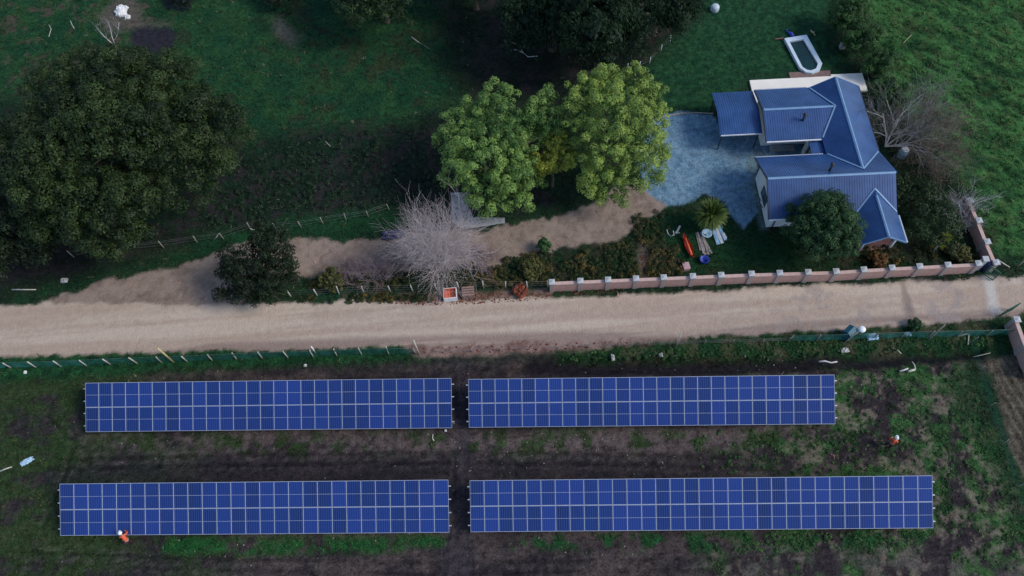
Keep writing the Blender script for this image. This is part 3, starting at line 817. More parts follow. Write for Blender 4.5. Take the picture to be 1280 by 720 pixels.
b = G(1160, 190)
segs = [((rg.normal() * .7, rg.normal() * .7, .7), 2.0 + rg.random()) for _ in range(9)]
bare_tree('bare_shrub', 'wide brown bare shrub at the meadow edge beyond the bare blue grey tree', 'shrub', b, segs, 'brown_twig', 'brown_twig', .04, 14, depth=4, twig=.013, spread=.7)
b = G(1204, 279)
segs = [((-1, .15, .5), 1.9), ((-.2, .7, .9), 1.9), ((.25, .8, .9), 1.8), ((.4, .3, .9), 1.6), ((-.5, -.4, .6), 1.2), ((.1, -.6, .6), 1.0), ((-.6, .5, .7), 1.6)]
bare_tree('bare_shrub', 'white twigged bare shrub against the side brick wall', 'shrub', b, segs, 'pale_bark', 'grey_twig', .04, 15, depth=3, twig=.012, spread=.55)
b = G(148, 86); root = empty('dead_tree', b, 0, 'thin white dead tree forking above the huge spreading tree', 'tree')
mb, m2 = MB(), MB(); rng = np.random.default_rng(17)
def gp(*l): return [G(*p) - b for p in l]
mb.tube(gp((148, 86, -.1), (146, 71, 1.0), (144.5, 58, 1.8)), [.10, .085, .07], 7)
for pl in (((144.5, 58, 1.8), (134, 49, 2.4), (125, 40, 3.0), (121, 35, 3.2)), ((144.5, 58, 1.8), (140, 46, 2.6), (138, 36, 3.3), (136, 26, 3.7)), ((142.5, 52, 2.2), (146, 45, 2.6), (148, 36, 3.1), (149, 28, 3.4))):
    q = gp(*pl); mb.tube(q, [.05, .04, .026, .012], 5)
    for k in range(14):
        a = q[1 + k % 3] if k % 3 < 2 else q[2].lerp(q[3], .5); e = a + Vector((rng.normal() * .35, rng.normal() * .3 + .3, .5 + .5 * rng.random()))
        m2.tube([a, a.lerp(e, .5) + Vector((rng.normal() * .06, rng.normal() * .06, 0)), e], [.014, .010, .006], 3, cap=False)
mb.build('trunk', [MAT['pale_bark']], root); m2.build('twigs', [MAT['grey_twig']], root)

def stick(name, label, cat, pts, r, mat, n=6, rdecay=.6, group=None):
    P = [Vector(p) for p in pts]; o0 = Vector((P[0].x, P[0].y, 0))
    mb = MB(); k = len(P)
    mb.tube(P, [r * (1 - (1 - rdecay) * i / max(1, k - 1)) for i in range(k)], n)
    return set_tags(mb.build(name, [MAT[mat]], None, o0, o0), label, cat, group)

# dead branch with forks under the weeping trees
b = G(664, 71, .12)
root = MB(); o0 = Vector((b.x, b.y, 0))
for pl in ([(672, 70, .15), (660, 71, .2), (654, 66, .35), (648, 56, .5)], [(654, 66, .35), (645, 62, .4), (638, 63, .3)], [(648, 56, .5), (640, 53, .5)], [(650, 60, .4), (652, 54, .6)]):
    root.tube([G(*p) for p in pl], [.05, .045, .035, .02][:len(pl)], 5)
set_tags(root.build('fallen_branch', [MAT['pale_bark']], None, o0, o0), 'forked bare white branch under the left weeping tree', 'branch')

# ------------------------------------------------------------------ palm
def palm(px_, py_, label):
    b = G(px_ + 4, py_ + 22); root = empty('palm_tree', b, 0, label, 'palm')
    rng = np.random.default_rng(4)
    MB().tube([(0, 0, -.1), (0, 0, .4), (.02, 0, 1.3), (0, 0, 2.0)], [.28, .2, .18, .2], 10).build('trunk', [MAT['bark']], root)
    V, Fq, T = [], [], []
    for k in range(620):
        a = rng.random() * 2 * math.pi; el = math.radians(-40 + 130 * rng.random() ** .9)
        L = .95 + .45 * rng.random(); old = el < math.radians(-12)
        p = np.array([math.cos(a) * .35, math.sin(a) * .35, 1.75 + .5 * rng.random()]) * np.array([rng.random(), rng.random(), 1]); d = np.array([math.cos(a) * math.cos(el), math.sin(a) * math.cos(el), math.sin(el)])
        side = np.array([-math.sin(a), math.cos(a), 0]); w = .04 + .02 * rng.random()
        ns = 5; tn = (.95 if old and d[1] < .3 else .25 + .5 * rng.random())
        i0 = len(V)
        for s in range(ns + 1):
            t = s / ns; ww = w * (math.sin(math.pi * min(1, t * .85 + .12)))
            V.append(p - side * ww); V.append(p + side * ww)
            p = p + d * L / ns; d = d + np.array([0, 0, -.16 - .1 * t]); d /= np.linalg.norm(d)
        for s in range(ns):
            q = i0 + 2 * s; Fq.append((q, q + 1, q + 3, q + 2)); T.append(tn)
    fast_mesh('crown', np.array(V), np.array(Fq), np.array(T), [MAT['leaf_palm']], root)
    # skirt of old yellow fronds
    V, Fq, T = [], [], []
    for k in range(60):
        a = math.pi + rng.random() * math.pi * 1.15; L = .9 + .35 * rng.random()
        d = np.array([math.cos(a), math.sin(a), -.1]); side = np.array([-math.sin(a), math.cos(a), 0]); p = np.array([0, 0, 1.75]); i0 = len(V)
        for s in range(5):
            t = s / 4; ww = .09 * math.sin(math.pi * min(1, t * .8 + .15)); V.append(p - side * ww); V.append(p + side * ww)
            p = p + d * L / 4; d = d + np.array([0, 0, -.22]); d /= np.linalg.norm(d)
        for s in range(4):
            q = i0 + 2 * s; Fq.append((q, q + 1, q + 3, q + 2)); T.append(.3 + .7 * rng.random())
    fast_mesh('dead_fronds', np.array(V), np.array(Fq), np.array(T), [MAT['leaf_yellow']], root)
palm(879, 262, 'small dense palm with yellow lower fronds beside the gravel yard')
# yucca in the garden corner
b = G(1166, 315); rng = np.random.default_rng(6)
root = empty('yucca_plant', b, 0, 'spiky yellow green yucca leaning over the brick wall corner garden', 'plant')
MB().tube([(0, 0, -.05), (.1, .15, .8), (.35, .3, 1.3)], [.09, .07, .06], 7).build('stem', [MAT['pale_bark']], root)
V, Fq, T = [], [], []
for hx, hy, hz in ((.35, .3, 1.35), (.75, .55, 1.15), (.05, .2, 1.0)):
    for k in range(44):
        a = rng.random() * 6.283; el = math.radians(-15 + 85 * rng.random()); L = .5 + .3 * rng.random()
        p = np.array([hx, hy, hz]); d = np.array([math.cos(a) * math.cos(el), math.sin(a) * math.cos(el), math.sin(el)]); side = np.array([-math.sin(a), math.cos(a), 0]); i0 = len(V)
        for s in range(4):
            t = s / 3; ww = .035 * (1 - t) + .004; V.append(p - side * ww); V.append(p + side * ww)
            p = p + d * L / 3; d = d + np.array([0, 0, -.25]); d /= np.linalg.norm(d)
        for s in range(3):
            q = i0 + 2 * s; Fq.append((q, q + 1, q + 3, q + 2)); T.append(.2 + .8 * rng.random())
fast_mesh('leaves', np.array(V), np.array(Fq), np.array(T), [MAT['leaf_yellow']], root)

# ------------------------------------------------------------------ grass cover (uncountable)
def grass_cover():
    rng = np.random.default_rng(77)
    n = 230000
    wx = rng.uniform(-55, 56, n); wy = rng.uniform(5, 69, n)
    k = ground_at(wx, wy)
    pxx, pyy = px[k], py[k]
    c = col[k]
    green = c[:, 1] / (c[:, 0] + c[:, 2] + 1e-6)
    prob = np.clip((green - .62) * 2.2, 0.0, 1) * (1 - m_rd[k]) * (1 - m_gv[k]) * (1 - m_dr[k]) + .02 * (1 - m_rd[k]) * (1 - m_gv[k])
    prob *= 1 - .45 * sstep(10, -10, sdpoly(pxx, pyy, MEADOW))
    prob *= (.25 + 1.2 * fbm(wx, wy, .7, 171)) * .75
    vis = (pxx > -30) & (pxx < 1310) & (pyy > -30) & (pyy < 750)
    hs = sdpoly(pxx, pyy, [(888, 108), (940, 95), (1088, 85), (1140, 310), (940, 290)]) > 0
    keep = (rng.random(n) < prob) & vis & hs
    wx, wy, c, k = wx[keep], wy[keep], c[keep], k[keep]
    mead = sstep(10, -10, sdpoly(px[k], py[k], MEADOW)); lw = lawn[k]
    n = len(wx)
    h = (.07 + .13 * rng.random(n)) * (1 + .15 * mead) * (1 - .45 * lw)
    nb = 3
    V = np.zeros((n, nb, 3, 3)); 
    for b_ in range(nb):
        a = rng.random(n) * 6.283; w = h * (.22 + .16 * rng.random(n)); lean = h * (.9 + 1.2 * rng.random(n)); a2 = rng.random(n) * 6.283
        bx = wx + (rng.random(n) - .5) * .16; by = wy + (rng.random(n) - .5) * .16; bz = zz[k] - .02
        V[:, b_, 0] = np.stack([bx + np.cos(a) * w, by + np.sin(a) * w, bz], 1)
        V[:, b_, 1] = np.stack([bx - np.cos(a) * w, by - np.sin(a) * w, bz], 1)
        V[:, b_, 2] = np.stack([bx + np.cos(a2) * lean, by + np.sin(a2) * lean, bz + h], 1)
    Fq = np.arange(n * nb * 3).reshape(-1, 3)
    o = fast_mesh('grass', V.reshape(-1, 3), Fq, None, [MAT['grass']], k=3)
    cc = c * (0.95 + .8 * rng.random((n, 1)) ** 1.6)
    cc[:, 0] *= 1 + .5 * rng.random(n)
    dry = rng.random(n) < .012
    cc[dry] = np.array([.16, .14, .085])
    cf = np.repeat(cc, nb, 0)
    a = o.data.attributes.new('albedo', 'FLOAT_COLOR', 'FACE')
    a.data.foreach_set('color', np.concatenate([cf, np.ones((len(cf), 1))], 1).astype(np.float32).ravel())
    o['kind'] = 'stuff'; o['label'] = 'short and rough green grass over pasture, lawn, verge and meadow'; o['category'] = 'grass'
m, t, bb = new_mat('grass_blades')
at = t.nodes.new('ShaderNodeAttribute'); at.attribute_name = 'albedo'
t.links.new(at.outputs['Color'], bb.inputs['Base Color']); bb.inputs['Roughness'].default_value = .8; bb.inputs['Specular IOR Level'].default_value = .15
MAT['grass'] = m
grass_cover()

def scrub(name, label, polys, n, mat, seed, hmax, cr, leaf, tmean, tsd):
    rng = np.random.default_rng(seed); cs, ts = [], []
    for poly, cnt in zip(polys, n):
        xs = [p[0] for p in poly]; ys = [p[1] for p in poly]; k = 0
        while k < cnt:
            a, b_ = rng.uniform(min(xs), max(xs)), rng.uniform(min(ys), max(ys))
            g = G(a, b_)
            if sdpoly(np.array([a]), np.array([b_]), poly)[0] > 0 or fbm(np.array([g.x]), np.array([g.y]), .9, seed)[0] < .42: continue
            pt = fbm(np.array([g.x]), np.array([g.y]), .7, seed + 7)[0]
            cs.append((g.x, g.y, hmax * rng.random() ** 1.5 * (.3 + 1.2 * pt))); ts.append(tmean + (pt - .5) * 1.3 + rng.normal() * tsd); k += 1
    cs = np.array(cs); rs = cr * (.5 + rng.random(len(cs)))
    V, Fq, T = leaf_cloud(cs, rs, 22, leaf, tone=np.clip(ts, 0, 1), squash=.6, shell=.4, rng=rng, up=.6)
    V[:, 2] = np.maximum(V[:, 2], .0)
    o = fast_mesh(name, V, Fq, T, [MAT[mat]]); o['kind'] = 'stuff'; o['label'] = label; o['category'] = 'undergrowth'
MAT['leaf_scrub'] = leaf_mat('leaf_scrub', (.012, .040, .012), (.25, .15, .040))
MAT['leaf_weed'] = leaf_mat('leaf_weed', (.016, .058, .018), (.075, .165, .042))
scrub('undergrowth', 'low rough green and orange scrub along the brick wall and driveway', [[(690, 352), (700, 330), (740, 312), (790, 302), (800, 345), (740, 350)], [(812, 312), (850, 306), (856, 342), (806, 346)], [(790, 272), (825, 262), (850, 270), (830, 300), (795, 312)], [(645, 318), (690, 315), (690, 350), (650, 352)], [(1070, 310), (1130, 305), (1220, 312), (1220, 326), (1075, 334)]],
      [430, 190, 110, 120, 160], 'leaf_scrub', 301, .38, .20, .13, .10, .16)
scrub('undergrowth', 'rough dark green scrub between the wire fence and the dirt track', [[(380, 360), (400, 346), (480, 348), (545, 338), (640, 322), (690, 330), (690, 356), (540, 362)], [(370, 370), (540, 366), (540, 377), (372, 379)]],
      [520, 120], 'leaf_scrub', 311, .40, .20, .13, .12, .12)
scrub('weeds', 'tufted green weeds among the dry grass right of the solar arrays', [[(860, 538), (1060, 534), (1060, 470), (1200, 455), (1270, 600), (1270, 720), (1180, 700), (1175, 590), (880, 592)], [(880, 668), (1180, 664), (1180, 690), (900, 692)], [(690, 440), (1040, 424), (1250, 412), (1240, 432), (1040, 444), (700, 452)]],
      [420, 150, 330], 'leaf_weed', 321, .10, .12, .10, .42, .22)
scrub('weeds', 'dark rank weeds in the shade of the pasture', [[(300, 200), (400, 170), (540, 158), (570, 230), (490, 255), (330, 275), (250, 290)]], [520], 'leaf_pine', 331, .22, .22, .14, .35, .2)

# small pale stones and clods strewn over the field, fallen leaves on the verge
def litter(name, label, cat, polys, n, smin, smax, mat, seed, toned=False):
    rng = np.random.default_rng(seed); V, Fq, T = [], [], []
    for poly, cnt in zip(polys, n):
        xs = [p[0] for p in poly]; ys = [p[1] for p in poly]; done = 0
        while done < cnt:
            a, b_ = rng.uniform(min(xs), max(xs)), rng.uniform(min(ys), max(ys))
            if sdpoly(np.array([a]), np.array([b_]), poly)[0] > 0: continue
            g = G(a, b_); s = smin + (smax - smin) * rng.random() ** 3
            z0 = zz[ground_at(np.array([g.x]), np.array([g.y]))[0]]
            i0 = len(V); e = rng.random() * 6.28
            for q in range(4): V.append((g.x + s * math.cos(e + q * 1.57) * (.7 + .5 * rng.random()), g.y + s * math.sin(e + q * 1.57) * (.7 + .5 * rng.random()), z0 - .01))
            for q in range(4): V.append((g.x + s * .55 * math.cos(e + q * 1.57), g.y + s * .55 * math.sin(e + q * 1.57), z0 + s * (.5 + .5 * rng.random())))
            for f in ((4, 5, 6, 7), (0, 1, 5, 4), (1, 2, 6, 5), (2, 3, 7, 6), (3, 0, 4, 7)): Fq.append([i0 + v for v in f]); T.append(rng.random())
            done += 1
    o = fast_mesh(name, np.array(V), np.array(Fq), np.array(T), [mat])
    o['kind'] = 'stuff'; o['label'] = label; o['category'] = cat
litter('pebbles', 'small pale stones and clods strewn over the dark field soil', 'stones',
       [[(40, 455), (1200, 450), (1230, 700), (20, 710)], [(560, 540), (860, 536), (860, 580), (560, 590)], [(700, 440), (1000, 440), (1000, 468), (700, 468)], [(30, 0), (820, 0), (600, 250), (150, 300), (300, 120), (30, 60)]],
       [420, 130, 100, 60], .02, .08, pmat('pebble', (.25, .235, .215), .9, .3, 30), 5)
litter('fallen_leaves', 'brown and orange fallen leaves along the verge below the wire fence', 'leaves',
       [[(490, 370), (690, 364), (690, 374), (560, 382), (490, 380)], [(530, 434), (820, 426), (820, 432), (530, 444)], [(700, 363), (780, 360), (780, 366), (700, 370)], [(800, 318), (850, 316), (850, 340), (800, 345)]],
       [520, 150, 60, 120], .04, .11, MAT['leaf_rust'], 6)

# ------------------------------------------------------------------ solar arrays
def solar_mesh(w, l):
    mb = MB(); mb.box((0, 0, .018), (w - .04, l - .054, .024), mi=0)
    mb.box((0, 0, .0325), (w - .042, .018, .005), mi=1)
    glass = bpy.data.meshes.new('solar_module'); glass.from_pydata(mb.v, [], mb.f); glass.polygons.foreach_set('material_index', mb.m); glass.update()
    glass.materials.append(MAT['cells']); glass.materials.append(MAT['alu'])
    fr = MB(); t = .019; tt = .026
    fr.box((-w / 2 + t / 2, 0, .018), (t, l, .040)); fr.box((w / 2 - t / 2, 0, .018), (t, l, .040))
    fr.box((0, -l / 2 + tt / 2, .018), (w - 2 * t, tt, .040)); fr.box((0, l / 2 - tt / 2, .018), (w - 2 * t, tt, .040))
    fm = bpy.data.meshes.new('frame'); fm.from_pydata(fr.v, [], fr.f); fm.update(); fm.materials.append(MAT['alu'])
    return glass, fm

def solar_table(corners, n, label):
    tl, tr, br, bl = corners
    b0, b1, t0, t1 = G(*bl, .75), G(*br, .75), G(*tl, 2.4), G(*tr, 2.4)
    yaw = math.atan2(b1.y - b0.y, b1.x - b0.x)
    ex = Vector((math.cos(yaw), math.sin(yaw), 0)); ey = Vector((-math.sin(yaw), math.cos(yaw), 0))
    W = ((b1 - b0).dot(ex) + (t1 - t0).dot(ex)) / 2
    run = ((t0 - b0).dot(ey) + (t1 - b1).dot(ey)) / 2
    sl = math.hypot(run, 1.65); tilt = math.atan2(1.65, run)
    mid = (b0 + b1 + t0 + t1) / 4
    root = empty('solar_array', (mid.x, mid.y, 0), yaw, label, 'solar array', 'rows of blue solar panels on the field')
    pit = W / n; ml = sl / 2
    gl, fm = solar_mesh(pit - .012, ml - .014)
    for r in range(2):
        for k in range(n):
            v = (r - .5) * ml
            o = bpy.data.objects.new('solar_module', gl); COL.objects.link(o); o.parent = root
            o.location = (-W / 2 + pit * (k + .5), v * math.cos(tilt), mid.z + v * math.sin(tilt)); o.rotation_euler = (tilt, 0, 0)
            f = bpy.data.objects.new('frame', fm); COL.objects.link(f); f.parent = o
    ct, st = math.cos(tilt), math.sin(tilt)
    rot = Matrix.Rotation(tilt, 3, 'X')
    def P(u, v, off): return Vector((u, v * ct - off * st, mid.z + v * st + off * ct))
    for v in (-.375, -.125, .125, .375):
        mb = MB(); mb.box(P(0, v * sl, -.045), (W + .34, .07, .07), rot); mb.build('rail', [MAT['steel']], root)
    npost = max(2, round(W / 3.4)); 
    for k in range(npost):
        u = -W / 2 + W * (k + .5) / npost
        mb = MB(); mb.box(P(u, 0, -.13), (.08, sl * .86, .08), rot); mb.build('rafter', [MAT['steel']], root)
        for v in (-.3, .3):
            p = P(u, v * sl, -.17); mb = MB(); mb.box((p.x, p.y, p.z / 2 - .1), (.11, .11, p.z + .2)); mb.build('post', [MAT['steel']], root)
    return root
solar_table([(107, 478), (564.5, 473), (565, 535), (107.5, 540)], 27, 'blue solar array nearest the green netting fence, upper left of the four')
solar_table([(585.5, 473), (1043, 469), (1044, 530), (586, 534.5)], 27, 'blue solar array beside the black trench, upper right of the four')
solar_table([(75, 604), (560.5, 600), (561.5, 665.5), (75.5, 669.5)], 27, 'blue solar array with a worker in orange at its lower edge')
solar_table([(587.5, 600), (1165.5, 594.5), (1166, 660), (588, 665)], 32, 'longest blue solar array, lower right, below the standing worker')

# ------------------------------------------------------------------ house
HY = R(-2.3); HO = Vector((21.5, 32.2, 0))
house = empty('house', HO, HY, 'white house with blue corrugated roofs, two wings and a gabled porch', 'house')

def gable_solid(x0, x1, y0, y1, ze, zr, axis):
    """pentagonal wall volume; ridge along axis"""
    mb = MB()
    if axis == 'x':
        ym = (y0 + y1) / 2
        sec = [(y0, -.1), (y1, -.1), (y1, ze), (ym, zr), (y0, ze)]
        vs = [(x0, a, b) for a, b in sec] + [(x1, a, b) for a, b in sec]
    else:
        xm = (x0 + x1) / 2
        sec = [(x0, -.1), (x1, -.1), (x1, ze), (xm, zr), (x0, ze)]
        vs = [(a, y0, b) for a, b in sec] + [(a, y1, b) for a, b in sec]
    mb.add(vs, [(0, 1, 2, 3, 4), (9, 8, 7, 6, 5)] + [(i, 5 + i, 5 + (i + 1) % 5, (i + 1) % 5) for i in range(5)])
    return mb
def slope(mb, e0, e1, r0, pitch=.20, hgt=.019):
    """corrugated sheet: eave from e0 to e1, r0 the ridge point above e0"""
    e0, e1, r0 = Vector(e0), Vector(e1), Vector(r0)
    u = e1 - e0; L = u.length; u.normalize(); v = r0 - e0
    n = u.cross(v).normalized()
    if n.z < 0: n = -n
    prof = [(0, 0)]
    a = 0.0
    while a + pitch < L:
        prof += [(a + pitch * .30, 0), (a + pitch * .42, hgt), (a + pitch * .62, hgt), (a + pitch * .74, 0)]; a += pitch
    prof.append((L, 0))
    vs = []
    for a, h in prof:
        vs += [e0 + u * a + n * h, e0 + u * a + v + n * h, e0 + u * a + n * (-.05), e0 + u * a + v + n * (-.05)]
    fs = []
    for i in range(len(prof) - 1):
        q = 4 * i
        fs += [(q, q + 4, q + 5, q + 1), (q + 2, q + 3, q + 7, q + 6), (q, q + 2, q + 6, q + 4), (q + 1, q + 5, q + 7, q + 3)]
    fs += [(0, 1, 3, 2), (4 * len(prof) - 4, 4 * len(prof) - 2, 4 * len(prof) - 1, 4 * len(prof) - 3)]
    mb.add(vs, fs)
def roof(parent, slopes, ridge, gutters=(), rw=.22):
    mb = MB()
    for s in slopes: slope(mb, *s)
    r = mb.build('roof', [MAT['roof']], parent)
    if ridge:
        a, b = Vector(ridge[0]), Vector(ridge[1]); d = (b - a).normalized(); sd_ = d.cross(Vector((0, 0, 1))).normalized()
        k = ridge[2]
        mb = MB(); z = Vector((0, 0, .055)); dn = Vector((0, 0, -k * rw * .5))
        vs = []
        for p in (a, b): vs += [p - sd_ * rw * .5 + dn + z, p + z, p + sd_ * rw * .5 + dn + z, p + sd_ * rw * .5 + dn + z * .3, p - sd_ * rw * .5 + dn + z * .3]
        mb.add(vs, [(0, 1, 6, 5), (1, 2, 7, 6), (2, 3, 8, 7), (4, 0, 5, 9), (0, 4, 3, 2, 1), (5, 6, 7, 8, 9), (3, 4, 9, 8)])
        mb.build('ridge_cap', [MAT['ridge']], r)
    return r
def edge_strip(name, parent, a, b, w, h, mat):
    mb = MB(); mb.bar(a, b, w, h); return mb.build(name, [MAT[mat]], parent)

# walls of the three wings
gable_solid(.12, 9.35, .05, 5.0, 2.45, 3.85, 'x').build('wall', [MAT['white_wall']], house)
gable_solid(1.2, 6.6, 8.5, 12.1, 2.45, 3.0, 'x').build('wall', [MAT['white_wall']], house)
gable_solid(5.85, 9.35, 3.0, 12.15, 2.42, 3.5, 'y').build('wall', [MAT['white_wall']], house)
mb = MB(); mb.box((4.97, 7.25, 1.2), (.85, .5, 2.6)); mb.build('wall', [MAT['white_wall']], house)
# roofs
ZE = 2.6
rS = roof(house, [((-.45, -.82, ZE), (9.72, -.82, ZE), (-.45, 2.05, 4.2)), ((-.45, 5.33, ZE), (9.85, 5.33, ZE), (-.45, 2.05, 4.2))], ((-.45, 2.05, 4.2), (9.72, 2.05, 4.2), .5))
rB = roof(house, [((.78, 6.94, ZE), (6.95, 6.94, ZE), (.78, 9.62, 3.5)), ((.78, 12.6, ZE), (6.95, 12.6, ZE), (.78, 9.62, 3.5))], ((.78, 9.62, 3.5), (6.75, 9.62, 3.5), .32))
rC = roof(house, [((5.45, 12.5, ZE), (5.45, 2.6, ZE), (7.43, 12.5, 3.88)), ((9.82, 12.5, ZE), (9.82, 2.6, ZE), (7.43, 12.5, 3.88))], ((7.43, 12.5, 3.88), (7.43, 2.75, 3.88), .6))
rD = roof(house, [((6.35, -3.48, ZE), (6.35, 1.2, ZE), (8.0, -3.48, 3.6)), ((9.77, -3.48, ZE), (9.77, 1.2, ZE), (8.0, -3.48, 3.6))], ((8.0, -3.48, 3.6), (8.0, .35, 3.6), .6), rw=.2)
# valley flashings
def valley(parent, a, b):
    mb = MB(); a, b = Vector(a), Vector(b); mb.bar(a, b, .13, .02); mb.build('valley_flashing', [MAT['ridge']], parent)
valley(rC, (5.5, 5.28, 2.70), (7.43, 2.72, 3.95)); valley(rC, (9.75, 5.28, 2.70), (7.43, 2.72, 3.95))
valley(rB, (5.5, 12.5, 2.71), (6.85, 9.62, 3.60)); valley(rB, (5.5, 7.0, 2.71), (6.85, 9.62, 3.60))
valley(rD, (6.42, -.70, 2.72), (8.0, .95, 3.68)); valley(rD, (9.68, -.72, 2.72), (8.0, .95, 3.68))
# flat link roof
mb = MB(); slope(mb, (4.42, 5.40, 2.28), (4.42, 6.98, 2.28), (5.62, 5.40, 2.32)); mb.build('roof', [MAT['roof']], house)
# gutters and fascias
for a, b, mt in (((-.45, -.87, 2.54), (6.3, -.87, 2.54), 'white_paint'), ((.8, 6.89, 2.53), (5.4, 6.89, 2.53), 'white_paint'), ((.8, 12.66, 2.53), (5.3, 12.66, 2.53), 'steel'), ((-.45, 5.38, 2.53), (5.2, 5.38, 2.53), 'steel'),
              ((9.87, 12.5, 2.53), (9.87, 5.5, 2.53), 'dark_metal'), ((6.3, -3.5, 2.55), (6.3, -1.0, 2.55), 'dark_metal'), ((9.83, -3.5, 2.55), (9.83, -1.0, 2.55), 'steel')):
    edge_strip('gutter', house, a, b, .10, .10, mt)
# verge trims
for a, b in (((6.35, -3.52, 2.55), (8.0, -3.52, 3.55)), ((9.77, -3.52, 2.55), (8.0, -3.52, 3.55)), ((5.45, 12.54, 2.55), (7.43, 12.54, 3.83)), ((9.82, 12.54, 2.55), (7.43, 12.54, 3.83)),
             ((-.5, -.82, 2.54), (-.5, 2.05, 4.14)), ((-.5, 5.33, 2.54), (-.5, 2.05, 4.14)), ((.73, 6.94, 2.54), (.73, 9.62, 3.44)), ((.73, 12.6, 2.54), (.73, 9.62, 3.44))):
    edge_strip('verge_trim', house, a, b, .05, .14, 'dark_metal' if a[0] < 1 else 'ridge')
# down pipes
MB().tube([(.62, -.84, 2.5), (.60, -.05, 2.2), (.58, -.04, 0)], .05, 8).build('downpipe', [MAT['dark_metal']], house)
MB().tube([(4.9, 6.86, 2.5), (4.75, 6.94, 1.9), (4.70, 6.94, 0)], .05, 8).build('downpipe', [MAT['dark_metal']], house)
# flues
for (fx, fy, z0, par) in ((4.0, 8.55, 3.1, rB), (4.72, 2.75, 3.9, rS)):
    f = MB().lathe((fx, fy, z0 - .25), [(.10, 0), (.10, .95)], 12).build('flue', [MAT['dark_metal']], par)
    MB().lathe((fx, fy, z0 + .72), [(.05, 0), (.18, .05), (.18, .09), (.02, .22)], 12).build('cowl', [MAT['dark_metal']], f)
# windows: frame + pane
def window(c, w, h, axis, nm='window', openp=False):
    cx, cy, cz = c
    fr = MB(); t = .07
    if axis == 'x':
        for s in (-1, 1): fr.box((cx, cy + s * (w / 2 - t / 2), cz), (.08, t, h)); fr.box((cx, cy, cz + s * (h / 2 - t / 2)), (.075, w - 2 * t, t))
        fr.box((cx, cy, cz), (.06, t * .7, h - 2 * t))
        pn = MB(); pn.box((cx, cy, cz), (.03, w - 2 * t, h - 2 * t))
    else:
        for s in (-1, 1): fr.box((cx + s * (w / 2 - t / 2), cy, cz), (t, .08, h)); fr.box((cx, cy, cz + s * (h / 2 - t / 2)), (w - 2 * t, .075, t))
        fr.box((cx, cy, cz), (t * .7, .06, h - 2 * t))
        pn = MB(); pn.box((cx, cy, cz), (w - 2 * t, .03, h - 2 * t))
    w_ = fr.build(nm, [MAT['dark_metal']], house)
    pn.build('pane', [MAT['glass']], w_)
    return w_
MAT['glass'] = pmat('window_glass', (.10, .17, .20), .08, .1, 1, spec=.8)
win = window((.115, 2.35, 1.15), 1.5, 1.1, 'x')
mb = MB(); sa = Matrix.Rotation(R(-28), 3, 'Y')
for p in ((-.22, 1.62, .95), (-.22, 2.28, .95)): mb.box(p, (.05, .05, .9), sa)
mb.box((-.02, 1.95, 1.35), (.05, .70, .05)); mb.box((-.42, 1.95, .56), (.05, .70, .05)); mb.build('open_sash', [MAT['dark_metal']], win)
for cx in (2.2, 4.6): window((cx, .04, 1.35), 1.4, 1.2, 'y')
for cy in (6.8, 9.6): window((9.36, cy, 1.4), 1.3, 1.1, 'x')
window((3.2, 12.12, 1.4), 1.6, 1.2, 'y'); window((2.6, 8.49, 1.3), 1.4, 1.1, 'y')
mb = MB(); mb.box((8.0, .03, 1.05), (1.0, .06, 2.1)); d = mb.build('door', [MAT['deck']], house)
MB().lathe((8.4, -.02, 1.0), [(.03, 0), (.04, .02), (.03, .05)], 8).build('handle', [MAT['steel']], d)
mb = MB(); mb.box((8.55, -1.32, .06), (2.9, 2.7, .18)); mb.build('porch_floor', [MAT['terracotta']], house)
for xx in (7.25, 9.62):
    mb = MB(); mb.box((xx, -2.58, 1.33), (.16, .16, 2.4)); mb.build('porch_post', [MAT['white_paint']], house)
mb = MB(); mb.box((8.0, -2.58, 2.5), (3.3, .12, .14)); mb.build('porch_beam', [MAT['white_paint']], house)
mb = MB(); mb.box((2.95, 8.0, .10), (2.1, .54, .2)); mb.build('step', [MAT['concrete']], house)

# carport beside the north wing
car = empty('carport', HO, HY, 'open blue roofed carport on thin posts attached left of the house', 'carport')
roof(car, [((-2.85, 8.07, 2.3), (.70, 8.07, 2.3), (-2.85, 10.35, 2.78)), ((-2.85, 12.78, 2.3), (.70, 12.78, 2.3), (-2.85, 10.35, 2.78))], None)
for xx in (-2.65, .5):
    for yy in (8.3, 12.55):
        mb = MB(); mb.box((xx, yy, 1.1), (.09, .09, 2.32)); mb.build('post', [MAT['dark_metal']], car)
edge_strip('fascia', car, (-2.85, 8.02, 2.27), (.70, 8.02, 2.27), .05, .12, 'white_paint')
edge_strip('fascia', car, (-2.89, 8.07, 2.24), (-2.89, 10.35, 2.72), .05, .10, 'roof')
edge_strip('fascia', car, (-2.89, 12.78, 2.24), (-2.89, 10.35, 2.72), .05, .10, 'roof')

# patio and deck step
def hloc(xl, yl, z=0): return HO + Matrix.Rotation(HY, 3, 'Z') @ Vector((xl, yl, z))
mb = MB()
pp = [hloc(*p) for p in ((1.5, 15.95), (9.05, 15.95), (9.05, 16.14), (11.95, 16.14), (11.95, 14.0), (10.9, 14.0), (10.3, 11.0), (1.5, 11.5))]
mb.prism([(p.x, p.y) for p in pp], -.1, .16)
o = mb.build('patio', [MAT['pale_slab']]); o['kind'] = 'structure'
mb = MB()
pp = [hloc(*p) for p in ((5.3, 15.97), (9.02, 15.97), (9.15, 16.72), (5.3, 16.72))]
mb.prism([(p.x, p.y) for p in pp], -.1, .09)
mb2 = mb.build('deck', [MAT['deck']]); mb2['kind'] = 'structure'
mb = MB(); pp = [G(*p) for p in ((563.3, 241.4), (587, 240.6), (590, 247.5), (585.4, 256.7), (591.5, 272), (631, 272.7), (631, 279), (578, 287), (565.6, 278))]
mb.prism([(p.x, p.y) for p in pp][::-1], -.1, .06)
